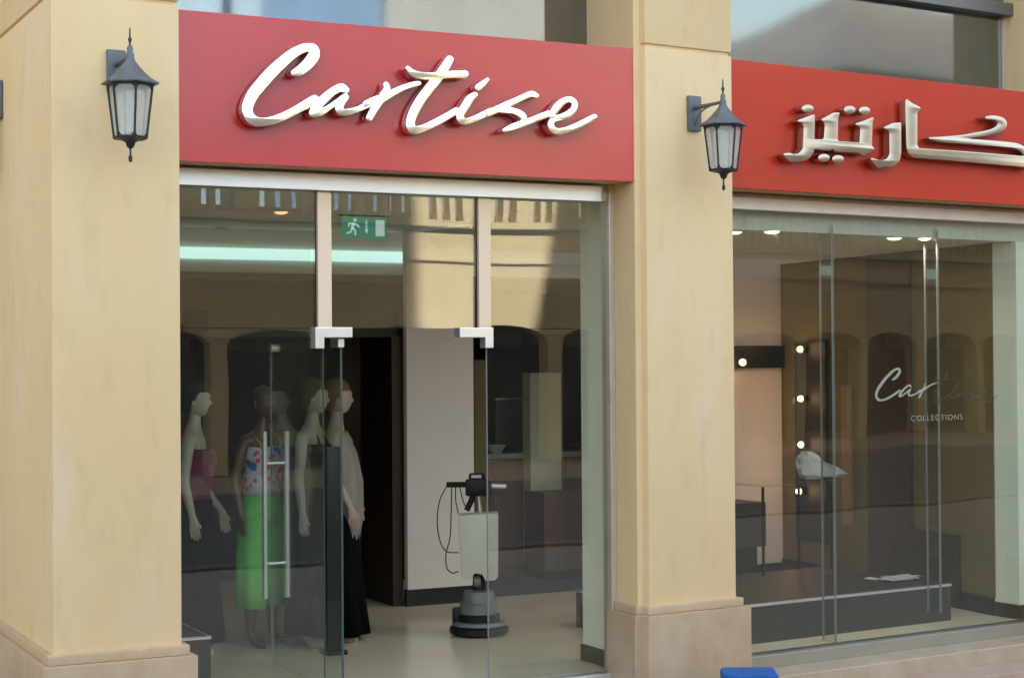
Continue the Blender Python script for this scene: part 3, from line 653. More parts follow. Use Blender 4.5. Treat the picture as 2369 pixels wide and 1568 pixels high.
# ================================================================== WALL LANTERNS
def make_lantern(label):
    t = thing('wall_lantern', label, 'lantern', group='hexagonal wall lanterns on the ochre pillars')
    # origin: on the wall at the back of the wall plate; lantern hangs out towards -y
    off = -.31
    MB().box(-.052, .052, -.028, 0, -.115, .115).build('wall_plate', 'lamp_iron', t, bevel=.008, smooth=40)
    MB().tube([(0, -.03, .035), (0, -.10, .036), (0, -.20, .037), (0, off, .038)], [.017, .014, .012, .011], 10).build('arm', 'lamp_iron', t, smooth=50)
    MB().tube([(0, -.03, -.08), (0, -.05, -.03), (0, -.09, .005), (0, -.14, .022), (0, -.19, .030)], .006, 8).build('scroll', 'lamp_iron', t, smooth=50)
    c = (0, off)
    DZ = -.075
    ph = math.pi/6
    MB().lathe([(.001, .262+DZ), (.004, .25+DZ), (.005, .21+DZ), (.012, .198+DZ), (.006, .182+DZ), (.005, .168+DZ)][::-1], 12, *c).build('finial', 'lamp_dark', t, smooth=50)
    MB().lathe([(.022, .09+DZ), (.022, .12+DZ), (.015, .130+DZ), (.017, .15+DZ), (.009, .168+DZ)], 16, *c).build('collar', 'lamp_iron', t, smooth=50)
    cap = [(.156, -.042), (.158, -.034), (.140, -.024), (.112, -.008), (.080, .022), (.052, .054), (.032, .078), (.022, .10)]
    cap = [(a_, b_+DZ) for a_, b_ in cap]
    MB().lathe(cap, 6, *c, ph=ph).build('cap', 'lamp_iron', t, bevel=.002, smooth=25)
    zt_l, zb_l, rt_l, rb_l = -.046+DZ, -.325+DZ, .122, .088
    cage = MB()
    hexp = lambda r_, z: [(c[0]+r_*math.cos(math.pi/3*i+ph), c[1]+r_*math.sin(math.pi/3*i+ph), z) for i in range(6)]
    T = hexp(rt_l, zt_l); B = hexp(rb_l, zb_l)
    for i in range(6):
        cage.tube([B[i], T[i]], .0062, 6)
        cage.tube([T[i], T[(i+1) % 6]], .0075, 6); cage.tube([B[i], B[(i+1) % 6]], .008, 6)
        for E, k in ((T, -1), (B, 1)):          # little corner gussets
            a = Vector(E[i]); b = Vector(E[(i+1) % 6]); q = Vector(T[i] if k == 1 else B[i])-a; q.normalize()
            cage.add([a, a+(b-a)*.28, a+q*.035], [(0, 1, 2)]); q2 = Vector(T[(i+1) % 6] if k == 1 else B[(i+1) % 6])-b; q2.normalize()
            cage.add([b, b+(a-b)*.28, b+q2*.035], [(0, 1, 2)])
    cage.build('cage', 'lamp_dark', t)
    T2 = hexp(rt_l-.004, zt_l); B2 = hexp(rb_l-.004, zb_l)
    for i in range(6):
        j = (i+1) % 6; cc = Vector((c[0], c[1], (zt_l+zb_l)/2))
        mid = (Vector(T2[i])+Vector(T2[j])+Vector(B2[i])+Vector(B2[j]))/4; nn = Vector((cc.x-mid.x, cc.y-mid.y, 0)).normalized()*.003
        vs = [Vector(B2[i]), Vector(B2[j]), Vector(T2[j]), Vector(T2[i])]
        MB().add(vs+[v+nn for v in vs], [(0, 1, 2, 3), (7, 6, 5, 4), (0, 4, 5, 1), (1, 5, 6, 2), (2, 6, 7, 3), (3, 7, 4, 0)]).build('pane', 'frost', t)
    MB().lathe([(a_, b_+DZ) for a_, b_ in [(.022, -.30), (.022, -.20), (.027, -.19), (.027, -.08), (.02, -.07)]], 16, *c).build('bulb', 'bulb', t, smooth=50)
    MB().lathe([(a_, b_+DZ) for a_, b_ in [(.002, -.455), (.010, -.450), (.011, -.425), (.006, -.420), (.005, -.385), (.020, -.372), (.028, -.348), (.060, -.334), (.090, -.326)]], 12, *c).build('drop_finial', 'lamp_dark', t, smooth=45)
    return t
lan = make_lantern('grey iron wall lantern on the front of the left pillar, beside the pinkish sign')
xw, zw = onY(F1, 267, 166, -.5); lan.location = F1.pt(xw, -.501, zw+.0)
l2 = copy_tree(lan); l2['label'] = 'grey iron wall lantern on the middle pillar between the two red signs'
xw2, zw2 = onY(F2, 1602, 264, yM); l2.location = F2.pt(xw2, yM-.001, zw2); l2.rotation_euler = (0, 0, F2.a)
l3 = copy_tree(lan); l3['label'] = 'wall lantern cut off by the left edge, only its dark wall plate in sight'
yl3, zl3 = onX(F1, 4, 232, lx0); l3.location = F1.pt(lx0-.001, yl3, zl3); l3.rotation_euler = (0, 0, -math.pi/2)

# ================================================================== CEILING LIGHTS, EXIT SIGN
def dlight(px, py, z, F, label, m_, r_=.055, grp='round downlights in the shop ceiling', pw_=.5):
    x, y = onZ(F, px, py, z)
    t = thing('downlight', label, 'ceiling light', F, (x, y, z), group=grp)
    MB().lathe([(r_+.018, -.006), (r_+.02, -.001), (r_+.02, .002)], 20).build('trim_ring', 'bulkhead', t, smooth=40)
    if m_ == 'lampw':
        ld = bpy.data.lights.new('downlight_lamp', 'AREA'); ld.shape = 'DISK'; ld.size = .1; ld.energy = pw_; ld.color = (1, .88, .70); ld.spread = R(150)
        lo = bpy.data.objects.new('downlight_lamp', ld); COL.objects.link(lo); lo.parent = t; lo.location = (0, 0, -.03)
    MB().lathe([(r_*.5, -.022), (r_*.9, -.014), (r_, -.007)], 20).build('lens', m_, t, smooth=50)
dlight(1785, 534, ZC2, F2, 'lit downlight left of the first glass fin in the right shop', 'lampw')
dlight(2068, 549, ZC2, F2, 'lit downlight midway between the two glass fins', 'lampw')
dlight(2138, 550, ZC2, F2, 'lit downlight just left of the second glass fin', 'lampw', .048)
dlight(1700, 535, ZC2, F2, 'lit downlight half hidden behind the middle pillar', 'lampw', .048)
dlight(650, 489, ZC1, F1, 'small orange downlight in the ceiling over the left window', 'lampo', .05)
dlight(513, 526, ZC1, F1, 'dim unlit downlight further back over the left window', 'bulkhead', .045)
# cove light
xa_ = onY(F1, 412, 583, 3.9)[0]; xb_ = onY(F1, 955, 583, 3.9)[0]
ct = thing('cove_light', 'long cyan fluorescent strip across the ceiling of the left shop', 'ceiling light', F1, (xa_, 3.9, 2.848))
MB().box(-.8, 1.15, 0, .025, 0, .092).build('diffuser', 'tube', ct)
MB().box(1.153, xb_-xa_, 0, .025, 0, .092).build('diffuser', 'tube', ct)
# spot lights in the niche and on the far lintel
def spot(F, x, y, z, label, r_=.032):
    t = thing('spot_light', label, 'spot light', F, (x, y, z), group='small bare spot lights in the right shop')
    MB().ball((0, 0, 0), r_).build('bulb', 'spotw', t, smooth=60)
    ld = bpy.data.lights.new('spot_lamp', 'POINT'); ld.energy = .16; ld.color = (1, .55, .25); ld.shadow_soft_size = .03
    lo = bpy.data.objects.new('spot_lamp', ld); COL.objects.link(lo); lo.parent = t; lo.location = (-.05, 0, 0)
    MB().tube([(.0, 0, 0), (.06, 0, 0)], .03, 12).build('socket', 'blacksh', t)
xn = -.09
names = ['topmost lit spot in the dark niche of the right shop', 'second lit spot from the top in the dark niche', 'third lit spot down, just above the crumpled white bag', 'lowest lit spot in the niche, under the crumpled white bag']
for (px, py), nm in zip(((1851, 808), (1852, 922), (1853, 1028), (1848, 1136)), names):
    y_, z_ = onX(F3, px, py, xn); spot(F3, xn, y_, z_, nm)
xk, zk = onY(F2, 1718, 838, 3.7); spot(F2, xk, 3.70, zk, 'lit spot on the dark rail at the left, beside the middle pillar', .035)
r_0 = onY(F2, 1690, 800, 3.8); r_1 = onY(F2, 1835, 850, 3.8)
rl = thing('wall_rail', 'dark horizontal rail on the pale back wall of the right shop', 'rail', F2, (r_0[0], 3.78, r_1[1]))
MB().box(0, r_1[0]-r_0[0], 0, .06, 0, r_0[1]-r_1[1]).build('rail_board', 'blacksh', rl)
# exit sign
ex0, ez0 = onY(F1, 793, 500, 2.2); ex1, ez1 = onY(F1, 895, 553, 2.2)
es = thing('exit_sign', 'green emergency exit sign with running figure, down arrow and white door', 'sign', F1, (ex0, 2.2, ez1))
W_, H_ = ex1-ex0, ez0-ez1
MB().box(0, W_, 0, .03, 0, H_).build('sign_box', 'green', es, bevel=.003)
pic = MB()
pic.box(W_*.74, W_*.94, -.003, 0, H_*.12, H_*.86)
pic.box(W_*.515, W_*.545, -.003, 0, H_*.40, H_*.85)
pic.add([(W_*.485, -.003, H_*.42), (W_*.575, -.003, H_*.42), (W_*.53, -.003, H_*.2)], [(0, 1, 2)])
def limb(p, q, w_=.035):
    a = Vector((p[0]*W_, p[1]*H_)); b = Vector((q[0]*W_, q[1]*H_)); d = (b-a).normalized(); n_ = Vector((-d.y, d.x))*w_*H_*1.2
    pic.add([(a.x+n_.x, -.003, a.y+n_.y), (b.x+n_.x, -.003, b.y+n_.y), (b.x-n_.x, -.003, b.y-n_.y), (a.x-n_.x, -.003, a.y-n_.y)], [(0, 1, 2, 3)])
limb((.24, .68), (.20, .45), .06); limb((.20, .45), (.28, .35)); limb((.28, .35), (.27, .12)); limb((.20, .45), (.16, .25)); limb((.16, .25), (.08, .22))
limb((.24, .66), (.33, .60)); limb((.33, .60), (.36, .5)); limb((.23, .66), (.13, .66)); limb((.13, .66), (.12, .52))
pic.add([(W_*.27+.014*math.cos(a), -.003, H_*.83+.014*math.sin(a)) for a in [k*math.pi/5 for k in range(10)]], [tuple(range(10))])
pic.build('pictogram', 'whitesign', es)
MB().box(-.02, W_+.02, .005, .025, H_+.001, H_+.012).build('hanger', 'blacksh', es)
MB().box(W_*.48, W_*.52, .01, .02, H_+.0125, ZC1-ez1).build('stem', 'blacksh', es)

# ================================================================== DISPLAY PLATFORMS
def edge_line(F, name, label, x0, x1, y0, y1, zt):
    t = thing(name, label, 'platform', F, (x0, y0, FL))
    MB().box(0, x1-x0, 0, y1-y0, 0, zt-FL-.02).build('platform_body', 'platform', t)
    MB().box(-.003, x1-x0+.003, -.006, y1-y0, zt-FL-.018, zt-FL).build('metal_edge', 'alu', t)
    MB().box(.02, x1-x0-.02, .02, y1-y0-.02, zt-FL+.001, zt-FL+.004).build('platform_top', 'platform', t)
    return t
py0 = .80
ztp = onY(F2, 1960, 1374, py0)[1]
pxr = onY(F2, 2199, 1400, py0)[0]
edge_line(F2, 'display_platform', 'low dark display platform with a bright metal edge in the right window', .95, pxr, py0, 2.2, ztp)
qx, qy = onZ(F1, 483, 1560, FL)
q0, qz = onY(F1, 484, 1468, .75)
edge_line(F1, 'display_platform', 'low dark platform with pale blue metal edge in the corner of the left window', 2.3, q0, .72, 1.6, qz)
# papers
ppx, ppy = onZ(F2, 2062, 1335, ztp+.01)
pp = thing('paper_pile', 'loose white papers lying on the dark platform in the right window', 'papers', F2, (ppx, ppy, ztp+.006), R(10))
for i in range(5):
    a = random.uniform(-.6, .6); cx, cy = random.uniform(-.13, .13), random.uniform(-.12, .1)
    hw, hh = .12, .09; ca, sa = math.cos(a), math.sin(a); vs = []
    for u in range(5):
        for v in range(5):
            x = (u/2-1)*hw; y = (v/2-1)*hh; vs.append((cx+x*ca-y*sa, cy+x*sa+y*ca, .004*i+.012*math.sin(u*1.7+i)*math.sin(v*1.3+i)**2+.002))
    fs = [(u*5+v, u*5+v+1, (u+1)*5+v+1, (u+1)*5+v) for u in range(4) for v in range(4)]
    MB().add(vs, fs).build('sheet', 'white', pp, smooth=60)

# glass side table with crumpled bag
tx, tz = onY(F2, 1890, 1090, 1.9)
tb = thing('side_table', 'dark slim table with a thin pale glass top in the right shop', 'table', F2, (tx, 2.2, FL))
th = onY(F2, 1890, 1112, 2.0)[1]-FL
MB().box(-.55, .28, -.25, .25, th-.02, th).build('tabletop', 'fin', tb)
for sx, sy in ((-.5, -.2), (.24, -.2), (-.5, .2), (.24, .2)): MB().tube([(sx, sy, 0), (sx, sy, th-.021)], .012, 8).build('leg', 'blacksh', tb)
bgx, bgz = onY(F2, 1892, 1125, 2.15)
bag = thing('crumpled_bag', 'crumpled white plastic bag behind the first glass fin', 'bag', F2, (bgx, 2.15, th+FL+.001))
me_ = MB().rings([(0, .02, 0, .20, .10), (.02, .04, 0, .25, .12), (.06, 0, 0, .21, .11), (.10, -.07, 0, .14, .09), (.14, -.11, 0, .10, .06), (.165, -.13, 0, .03, .02)], 22)
rs = random.Random(3); me_.v = [(x+rs.uniform(-.02, .02), y+rs.uniform(-.02, .02), z*1.35+rs.uniform(0, .02)) for x, y, z in me_.v]
me_.build('bag_body', 'white', bag, smooth=30)

# counter, monitor, papers in the left shop
ck0 = onY(F1, 1128, 1030, 4.9); 
cnt = thing('counter', 'dark wood sales counter with a pale glossy top at the back of the left shop', 'counter', F1, (ck0[0], 4.9, FL))
chh = onY(F1, 1240, 1046, 4.9)[1]-FL
cw = onY(F1, 1420, 1040, 4.9)[0]-ck0[0]+.6
MB().box(0, cw, 0, .6, 0, chh-.05).build('counter_front', 'wood2', cnt)
MB().box(-.02, cw, -.03, .62, chh-.049, chh).build('counter_top', mat('polished_top_glare', (.42, .42, .46), .15), cnt, bevel=.004)  # top lightened so that its colour carries the glare
for k in range(1, 6): MB().box(k*.42, k*.42+.01, -.004, -.0005, 0, chh-.06).build('groove_strip', 'blacksh', cnt)
m0 = onY(F1, 1146, 925, 5.1); m_1 = onY(F1, 1229, 1010, 5.1)
mon = thing('monitor', 'dark flat monitor on the counter behind the glass', 'monitor', F1, (m0[0], 5.1, FL+chh+.001))
MB().box(0, m_1[0]-m0[0], 0, .05, .05, m0[1]-FL-chh).build('screen_housing', mat('grey_black_screen', (.05, .05, .055), .25), mon, bevel=.006)
MB().box(0, m_1[0]-m0[0]+.02, -.002, .05, m0[1]-FL-chh+.001, m0[1]-FL-chh+.015).build('top_edge', 'alu', mon)
MB().box(.16, .24, .02, .06, .012, .05).build('stand', 'blacksh', mon); MB().box(.1, .3, -.06, .12, 0, .0119).build('stand_base', 'blacksh', mon)
bw0 = onY(F1, 1128, 1028, 4.95); bw1 = onY(F1, 1175, 1008, 4.95)
bo = thing('white_tray', 'white tray on the counter just right of the door opening', 'tray', F1, ((bw0[0]+bw1[0])/2, 5.0, FL+chh+.001))
MB().rings([(0, 0, 0, .05, .04), (.05, 0, 0, .085, .07), (.075, 0, 0, .11, .09), (.078, 0, 0, .10, .08), (.02, 0, 0, .05, .04)], 20).build('tray_body', 'white', bo, smooth=40)
bxa = onY(F1, 1258, 1140, 4.4); bxb = onY(F1, 1352, 1300, 4.4)
cab = thing('pedestal', 'dark brown square pedestal right of the floor machine behind the glass', 'cabinet', F1, (bxa[0], 4.4, FL))
MB().box(0, bxb[0]-bxa[0]+.3, 0, .4, 0, bxa[1]-FL).build('pedestal_body', 'wood2', cab, bevel=.004)
MB().box(-.004, bxb[0]-bxa[0]+.3, -.004, .4, 0, .08).build('base_board', 'skirt', cab)
# stools / dark furniture in right shop
fu0 = onY(F2, 1700, 1165, 3.0); fu1 = onY(F2, 1772, 1262, 3.0)
fu = thing('low_cabinet', 'dark low cabinet against the pale wall beside the middle pillar', 'cabinet', F2, (fu0[0]-.2, 3.0, FL))
MB().box(0, fu1[0]-fu0[0]+.2, 0, .4, fu1[1]-FL, fu0[1]-FL).build('cabinet_body', mat('grey_brown_laminate', (.085, .07, .062), .5), fu, bevel=.004)
MB().box(0, fu1[0]-fu0[0]+.12, .03, .4, 0, fu1[1]-FL-.001).build('cabinet_base', 'platform', fu)

# ================================================================== FLOOR SCRUBBER
sx_, sy_ = onZ(F1, 1108, 1466, FL)
sc = thing('floor_scrubber', 'upright floor scrubbing machine with cream tank and round grey base', 'floor machine', F1, (sx_, sy_, FL), R(-27))
S = sc
k = 13.0/4021*1.02
MB().lathe([(.205, .012), (.22, .02), (.222, .055), (.20, .07), (.17, .075)], 40).build('brush_deck', 'rubber', S, smooth=40)
MB().lathe([(.205, .076), (.19, .10), (.13, .105)], 40).build('deck_cover', 'grey', S, smooth=40)
MB().lathe([(.155, .10), (.158, .15), (.14, .165)], 36).build('motor_skirt', 'rubber', S, smooth=40)
MB().lathe([(.145, .16), (.145, .235), (.135, .24), (.128, .245), (.122, .30), (.11, .325), (.06, .33)], 36).build('motor_housing', 'grey', S, smooth=40)
MB().box(-.20, -.09, -.05, .06, .08, .20).build('transport_wheel', 'rubber', S, bevel=.02, smooth=40)
MB().tube([(.0, .02, .30), (.0, .04, .40), (0, .05, .50)], [.05, .045, .05], 16).build('yoke', 'rubber', S, smooth=50)
yw = MB(); yw.tube([(-.035, -.03, .40), (.015, -.03, .40)], .045, 20); yw.build('tilt_wheel', 'grey', S, smooth=40)
# cream tank, slightly narrower towards the foot
tk = MB()
fr = [(-.145, .90), (.135, .915), (.150, .90), (.145, .44), (.12, .415), (.05, .415), (.03, .46), (-.03, .47), (-.05, .425), (-.10, .425), (-.125, .45)]
n = len(fr)
tk.add([(x, -.13, z) for x, z in fr]+[(x, .07, z) for x, z in fr], [tuple(range(n)), tuple(reversed(range(n, 2*n)))]+[(i, n+i, n+(i+1) % n, (i+1) % n) for i in range(n)])
tk.build('water_tank', 'cream', S, bevel=.018, smooth=40)
MB().tube([(.03, .10, .42), (.02, .11, .80), (.0, .10, 1.04)], .017, 12).build('handle_tube', 'handle', S, smooth=50)
hb = MB(); hb.tube([(-.09, .06, .92), (-.05, .07, 1.0), (-.03, .09, 1.08)], .022, 10); hb.tube([(.10, .06, .92), (.09, .07, 1.0), (.05, .09, 1.08)], .022, 10); hb.build('handle_bracket', 'blacksh', S, smooth=50)
MB().prism([(-.10, .0), (.09, .0), (.12, .12), (-.08, .12)], 1.03, 1.16).build('control_box', 'blacksh', S, bevel=.02, smooth=40)
MB().box(-.07, .05, .0, .10, 1.165, 1.20).build('control_head', 'blacksh', S, bevel=.012, smooth=40)
MB().box(-.05, .025, -.004, -.0005, 1.168, 1.19).build('switch_label', 'white', S)
MB().tube([(-.24, .06, 1.115), (-.09, .06, 1.115)], .021, 12).build('grip', 'blacksh', S, smooth=50)
MB().tube([(.10, .06, 1.105), (.21, .06, 1.10)], .019, 12).build('grip', 'handle', S, smooth=50)
def cable(p, nm='cable'):
    c_ = catmull(p, 8); MB().tube([tuple(q) for q in c_], .0045, 6).build(nm, 'rubber', S, smooth=60)
cable([(-.24, .05, 1.10), (-.29, .04, 1.0), (-.31, .03, .85), (-.29, .02, .70), (-.24, .01, .62), (-.15, .0, .61)])
cable([(-.20, .05, 1.10), (-.205, .04, .9), (-.215, .03, .72), (-.245, .02, .60), (-.24, .01, .50), (-.20, .0, .46), (-.15, .0, .47)])
cable([(-.17, .05, 1.10), (-.17, .04, 1.0), (-.15, .02, .90)]); cable([(-.14, .05, 1.10), (-.11, .04, .98), (-.07, .02, .93)])

# black anti-theft post
ax_, ay_ = onZ(F1, 768, 1488, FL)
gp = thing('security_post', 'tall narrow black post standing inside behind the open glass door', 'post', F1, (ax_, 1.55, FL))
hpx = onY(F1, 768, 1032, 1.55)
gp.location = F1.pt(hpx[0], 1.55, FL)
MB().box(-.052, .052, -.03, .03, .03, hpx[1]-FL).build('post_body', mat('black_post', (.012, .016, .018), .35), gp, bevel=.012, smooth=40)
MB().box(-.075, .075, -.09, .09, 0, .0295).build('post_foot', 'blacksh', gp, bevel=.006)

# ================================================================== MANNEQUINS
def head_mesh(mb, c, s, fa):
    """c centre, s scale, fa facing angle (0 faces -y); narrow oval with nose, chin, lips and eye sockets"""
    n, m2 = 32, 24; base_i = len(mb.v); vs = []
    for i in range(m2+1):
        th = math.pi*i/m2
        for j in range(n):
            a = 2*math.pi*j/n
            x = math.sin(th)*math.sin(a); y = -math.sin(th)*math.cos(a); z = math.cos(th)
            sn = math.sin(th); ff = (max(sn, 1e-3)**.62/max(sn, 1e-3)) if z < 0 else 1.0
            X, Y, Z = x*.074*ff, y*.094*ff, z*.115
            if Z < 0: X *= 1-.38*(-Z/.115)**1.3; Y = Y*(1-.08*(-Z/.115)) if Y < 0 else Y*(1-.55*(-Z/.115))
            fr_ = max(0, -y)
            def gz(z0, w0): return math.exp(-((Z-z0)/w0)**2)
            def gx(w0, x0=0): return math.exp(-((abs(X)-x0)/w0)**2)
            if y < 0:
                Y -= .017*gx(.010)*gz(-.024, .014)*fr_          # nose
                Y -= .006*gx(.008)*gz(.0, .03)*fr_
                Y += .012*gx(.016, .030)*gz(.004, .014)*fr_; Y += .006*gz(.004, .012)*fr_      # sockets
                Y -= .005*gx(.03)*gz(.028, .010)*fr_             # brow
                Y -= .007*gx(.020)*gz(-.058, .008)*fr_           # lips
                Y -= .010*gx(.020)*gz(-.094, .014)*fr_           # chin
            ca, sa = math.cos(fa), math.sin(fa)
            vs.append((c[0]+(X*ca-Y*sa)*s, c[1]+(X*sa+Y*ca)*s, c[2]+Z*s))
    fs = [(i*n+j, i*n+(j+1) % n, (i+1)*n+(j+1) % n, (i+1)*n+j) for i in range(m2) for j in range(n)]
    mb.add(vs, fs)
    for sd in (-1, 1):      # ears
        for q in range(1):
            ca, sa = math.cos(fa), math.sin(fa); X, Y = sd*.074, .008
            mb.ball((c[0]+(X*ca-Y*sa)*s, c[1]+(X*sa+Y*ca)*s, c[2]-.012*s), (.012*s, .016*s, .028*s), 10, 8)
def hair_mesh(c, s, fa, back=.02, length=.05):
    n, m2 = 32, 20; vs = []
    for i in range(m2+1):
        th = math.pi*i/m2
        for j in range(n):
            a = 2*math.pi*j/n
            x = math.sin(th)*math.sin(a); y = -math.sin(th)*math.cos(a); z = math.cos(th)
            X, Y, Z = x*.088, y*.106+.010, z*.128+.008
            zmin = .050 if y < -.45 else (.050-(y+.45)*.19 if y < .3 else -.092-length*max(0, y-.3))
            if Z < zmin: Z = zmin; X *= .93; Y = Y*.95
            X *= 1+.03*math.sin(9*a+5*th); Y += .004*math.sin(11*a)
            ca, sa = math.cos(fa), math.sin(fa)
            vs.append((c[0]+(X*ca-Y*sa)*s, c[1]+(X*sa+Y*ca)*s, c[2]+Z*s))
    return MB().add(vs, [(i*n+j, i*n+(j+1) % n, (i+1)*n+(j+1) % n, (i+1)*n+j) for i in range(m2) for j in range(n)])
def skin_body(verts, edges, radii):
    me = bpy.data.meshes.new('b'); me.from_pydata(verts, edges, [])
    o = bpy.data.objects.new('b', me); COL.objects.link(o)
    o.modifiers.new('k', 'SKIN'); s2 = o.modifiers.new('s', 'SUBSURF'); s2.levels = 2; s2.render_levels = 2
    sv = me.skin_vertices[0].data
    for i, r_ in enumerate(radii): sv[i].radius = r_ if isinstance(r_, tuple) else (r_, r_)
    sv[0].use_root = True
    dg = bpy.context.evaluated_depsgraph_get(); dg.update()
    m2 = bpy.data.meshes.new_from_object(o.evaluated_get(dg)); bpy.data.objects.remove(o)
    v = [tuple(q.co) for q in m2.vertices]; f = [tuple(p.vertices) for p in m2.polygons]
    return v, f
def arm(side, elbow, wrist, hand_dir, V, E, Rd, sh):
    """adds an arm with a five-fingered hand; returns nothing"""
    i0 = len(V); V += [(side*.165, 0, 1.42), tuple(elbow), tuple((Vector(elbow)+Vector(wrist))/2), tuple(wrist)]
    Rd += [.048, .036, .034, .024]; E += [(sh, i0), (i0, i0+1), (i0+1, i0+2), (i0+2, i0+3)]
    w_ = Vector(wrist); d = Vector(hand_dir).normalized(); sdv = d.cross(Vector((0, 1, 0)));
    if sdv.length < .2: sdv = Vector((1, 0, 0))
    # the hand is a flat palm in the plane of d and fwd
    fwd = Vector((0, -1, 0)); fwd = (fwd-d*fwd.dot(d)).normalized()
    pc = w_+d*.045; ip = len(V); V.append(tuple(pc)); Rd.append((.020, .028)); E.append((i0+3, ip))
    for q, (o_, L) in enumerate(((-.026, .070), (-.009, .080), (.009, .076), (.025, .060))):
        b_ = pc+d*.032-fwd*o_*1.0; m_ = b_+d*L*.5+Vector((-side*.006, 0, 0)); e_ = b_+d*L+Vector((-side*.020, 0, 0))
        ib = len(V); V += [tuple(b_), tuple(m_), tuple(e_)]; Rd += [.0095, .0085, .0065]; E += [(ip, ib), (ib, ib+1), (ib+1, ib+2)]
    ib = len(V); V += [tuple(pc+fwd*.030+d*.0), tuple(pc+fwd*.045+d*.035)]; Rd += [.010, .008]; E += [(ip, ib), (ib, ib+1)]
def mannequin(label, pos, rz, skin, hair, H, la, ra, head_turn=0.0, spread=.09, arms_cfg=None):
    t = thing('mannequin', label, 'mannequin', F1, (pos[0], pos[1], FL), rz)
    V = [(0, 0, .95), (0, .0, 1.08), (0, .005, 1.25), (0, .01, 1.38), (0, .0, 1.47), (0, -.01, 1.545), (0, -.012, 1.60)]
    Rd = [(.135, .10), (.105, .085), (.125, .095), (.125, .085), (.062, .05), (.042, .042), (.045, .05)]
    E = [(0, 1), (1, 2), (2, 3), (3, 4), (4, 5), (5, 6)]
    for s_ in (-1, 1):
        i = len(V)
        V += [(s_*.085, 0, .88), (s_*spread, -.005, .70), (s_*spread, -.012, .50), (s_*spread, .01, .32), (s_*spread, .015, .09), (s_*spread, -.03, .035), (s_*(spread+.01), -.11, .022), (s_*(spread+.012), -.155, .018)]
        Rd += [(.085, .09), .076, .052, .054, .032, (.032, .030), (.036, .020), (.026, .013)]
        E += [(0, i)]+[(i+k_, i+k_+1) for k_ in range(7)]
    ish = 3
    arm(-1, la[0], la[1], la[2], V, E, Rd, ish); arm(1, ra[0], ra[1], ra[2], V, E, Rd, ish)
    v, f = skin_body(V, E, Rd)
    mb = MB().add(v, f)
    hc = (0, -.018, 1.675); head_mesh(mb, hc, 1.0, head_turn)
    mb.v = [tuple(c*H for c in q) for q in mb.v]
    mb.build('body', skin, t, smooth=70)
    if hair:
        hm = hair_mesh(hc, 1.0, head_turn); hm.v = [tuple(c*H for c in q) for q in hm.v]; hm.build('hair', hair, t, smooth=70)
    return t
def cloth(t, name, rs, m_, H, n=40, fold=0.0, nf=9, thick=True):
    vs = []
    for z, cx, cy, rx, ry in rs:
        for i in range(n):
            a = 2*math.pi*i/n; w_ = 1+fold*math.sin(nf*a+z*2)*(1 if fold else 0)*max(0, min(1, (rs[-1][0]-z)/.5 if rs[-1][0] > rs[0][0] else 1))
            vs.append(((cx+rx*w_*math.cos(a))*H, (cy+ry*w_*math.sin(a))*H, z*H))
    fs = [(k_*n+i, k_*n+(i+1) % n, (k_+1)*n+(i+1) % n, (k_+1)*n+i) for k_ in range(len(rs)-1) for i in range(n)]
    o = MB().add(vs, fs).build(name, m_, t, smooth=70)
    so_ = o.modifiers.new('t', 'SOLIDIFY'); so_.thickness = .005; so_.offset = 1
    return o
SK1 = mat('pale_mannequin_skin', (.50, .44, .36), .45, var=.04)
SK2 = mat('brown_mannequin_skin', (.10, .055, .04), .4, var=.06)
SK3 = mat('pink_mannequin_skin', (.52, .36, .29), .45, var=.04)
HR1 = mat('dark_green_grey_hair', (.012, .012, .007), .7, var=.3, scale=40); HR2 = mat('brown_hair', (.10, .06, .025), .7, var=.3, scale=40)
HR3 = mat('auburn_hair', (.16, .08, .035), .7, var=.3, scale=40)
floral = mat('maroon_floral_fabric', (.02, .002, .012), .8, col2=(.20, .008, .09), scale=16)
BLK = mat('black_fabric', (.004, .004, .005), .9, var=.2, spec=.1); NVY = mat('navy_fabric', (.006, .007, .015), .9, var=.2, spec=.1)
CHR = mat('charcoal_fabric', (.010, .009, .009), .9, var=.2, spec=.1)
GRN = mat('lime_green_fabric', (.17, .62, .13), .8, var=.08, scale=6, stretch=(6, 6, .4))
SHW = mat('sheer_beige_fabric', (.48, .38, .33), .8, var=.10, alpha=.66, stretch=(8, 8, 1))
YEL = mat('yellow_strap', (.42, .30, .01), .7)
mf = bpy.data.materials.new('white_floral_print'); mf.use_nodes = True
n_ = mf.node_tree.nodes; l_ = mf.node_tree.links; b_ = n_['Principled BSDF']; b_.inputs['Roughness'].default_value = .85
tc_ = n_.new('ShaderNodeTexCoord'); vo = n_.new('ShaderNodeTexVoronoi'); vo.inputs['Scale'].default_value = 16; l_.new(tc_.outputs['Object'], vo.inputs[0])
cr_ = n_.new('ShaderNodeValToRGB'); e_ = cr_.color_ramp.elements; e_[0].position = .28; e_[0].color = (.62, .10, .08, 1); e_[1].position = .34; e_[1].color = (.52, .55, .66, 1)
l_.new(vo.outputs['Distance'], cr_.inputs[0]); mx_ = n_.new('ShaderNodeMix'); mx_.data_type = 'RGBA'
t3 = n_.new('ShaderNodeTexNoise'); t3.inputs['Scale'].default_value = 9; l_.new(tc_.outputs['Object'], t3.inputs[0])
mr_ = n_.new('ShaderNodeMapRange'); mr_.inputs[1].default_value = .60; mr_.inputs[2].default_value = .66; l_.new(t3.outputs[0], mr_.inputs[0])
l_.new(mr_.outputs[0], mx_.inputs[0]); l_.new(cr_.outputs[0], mx_.inputs[6]); mx_.inputs[7].default_value = (.05, .14, .50, 1); l_.new(mx_.outputs[2], b_.inputs['Base Color'])

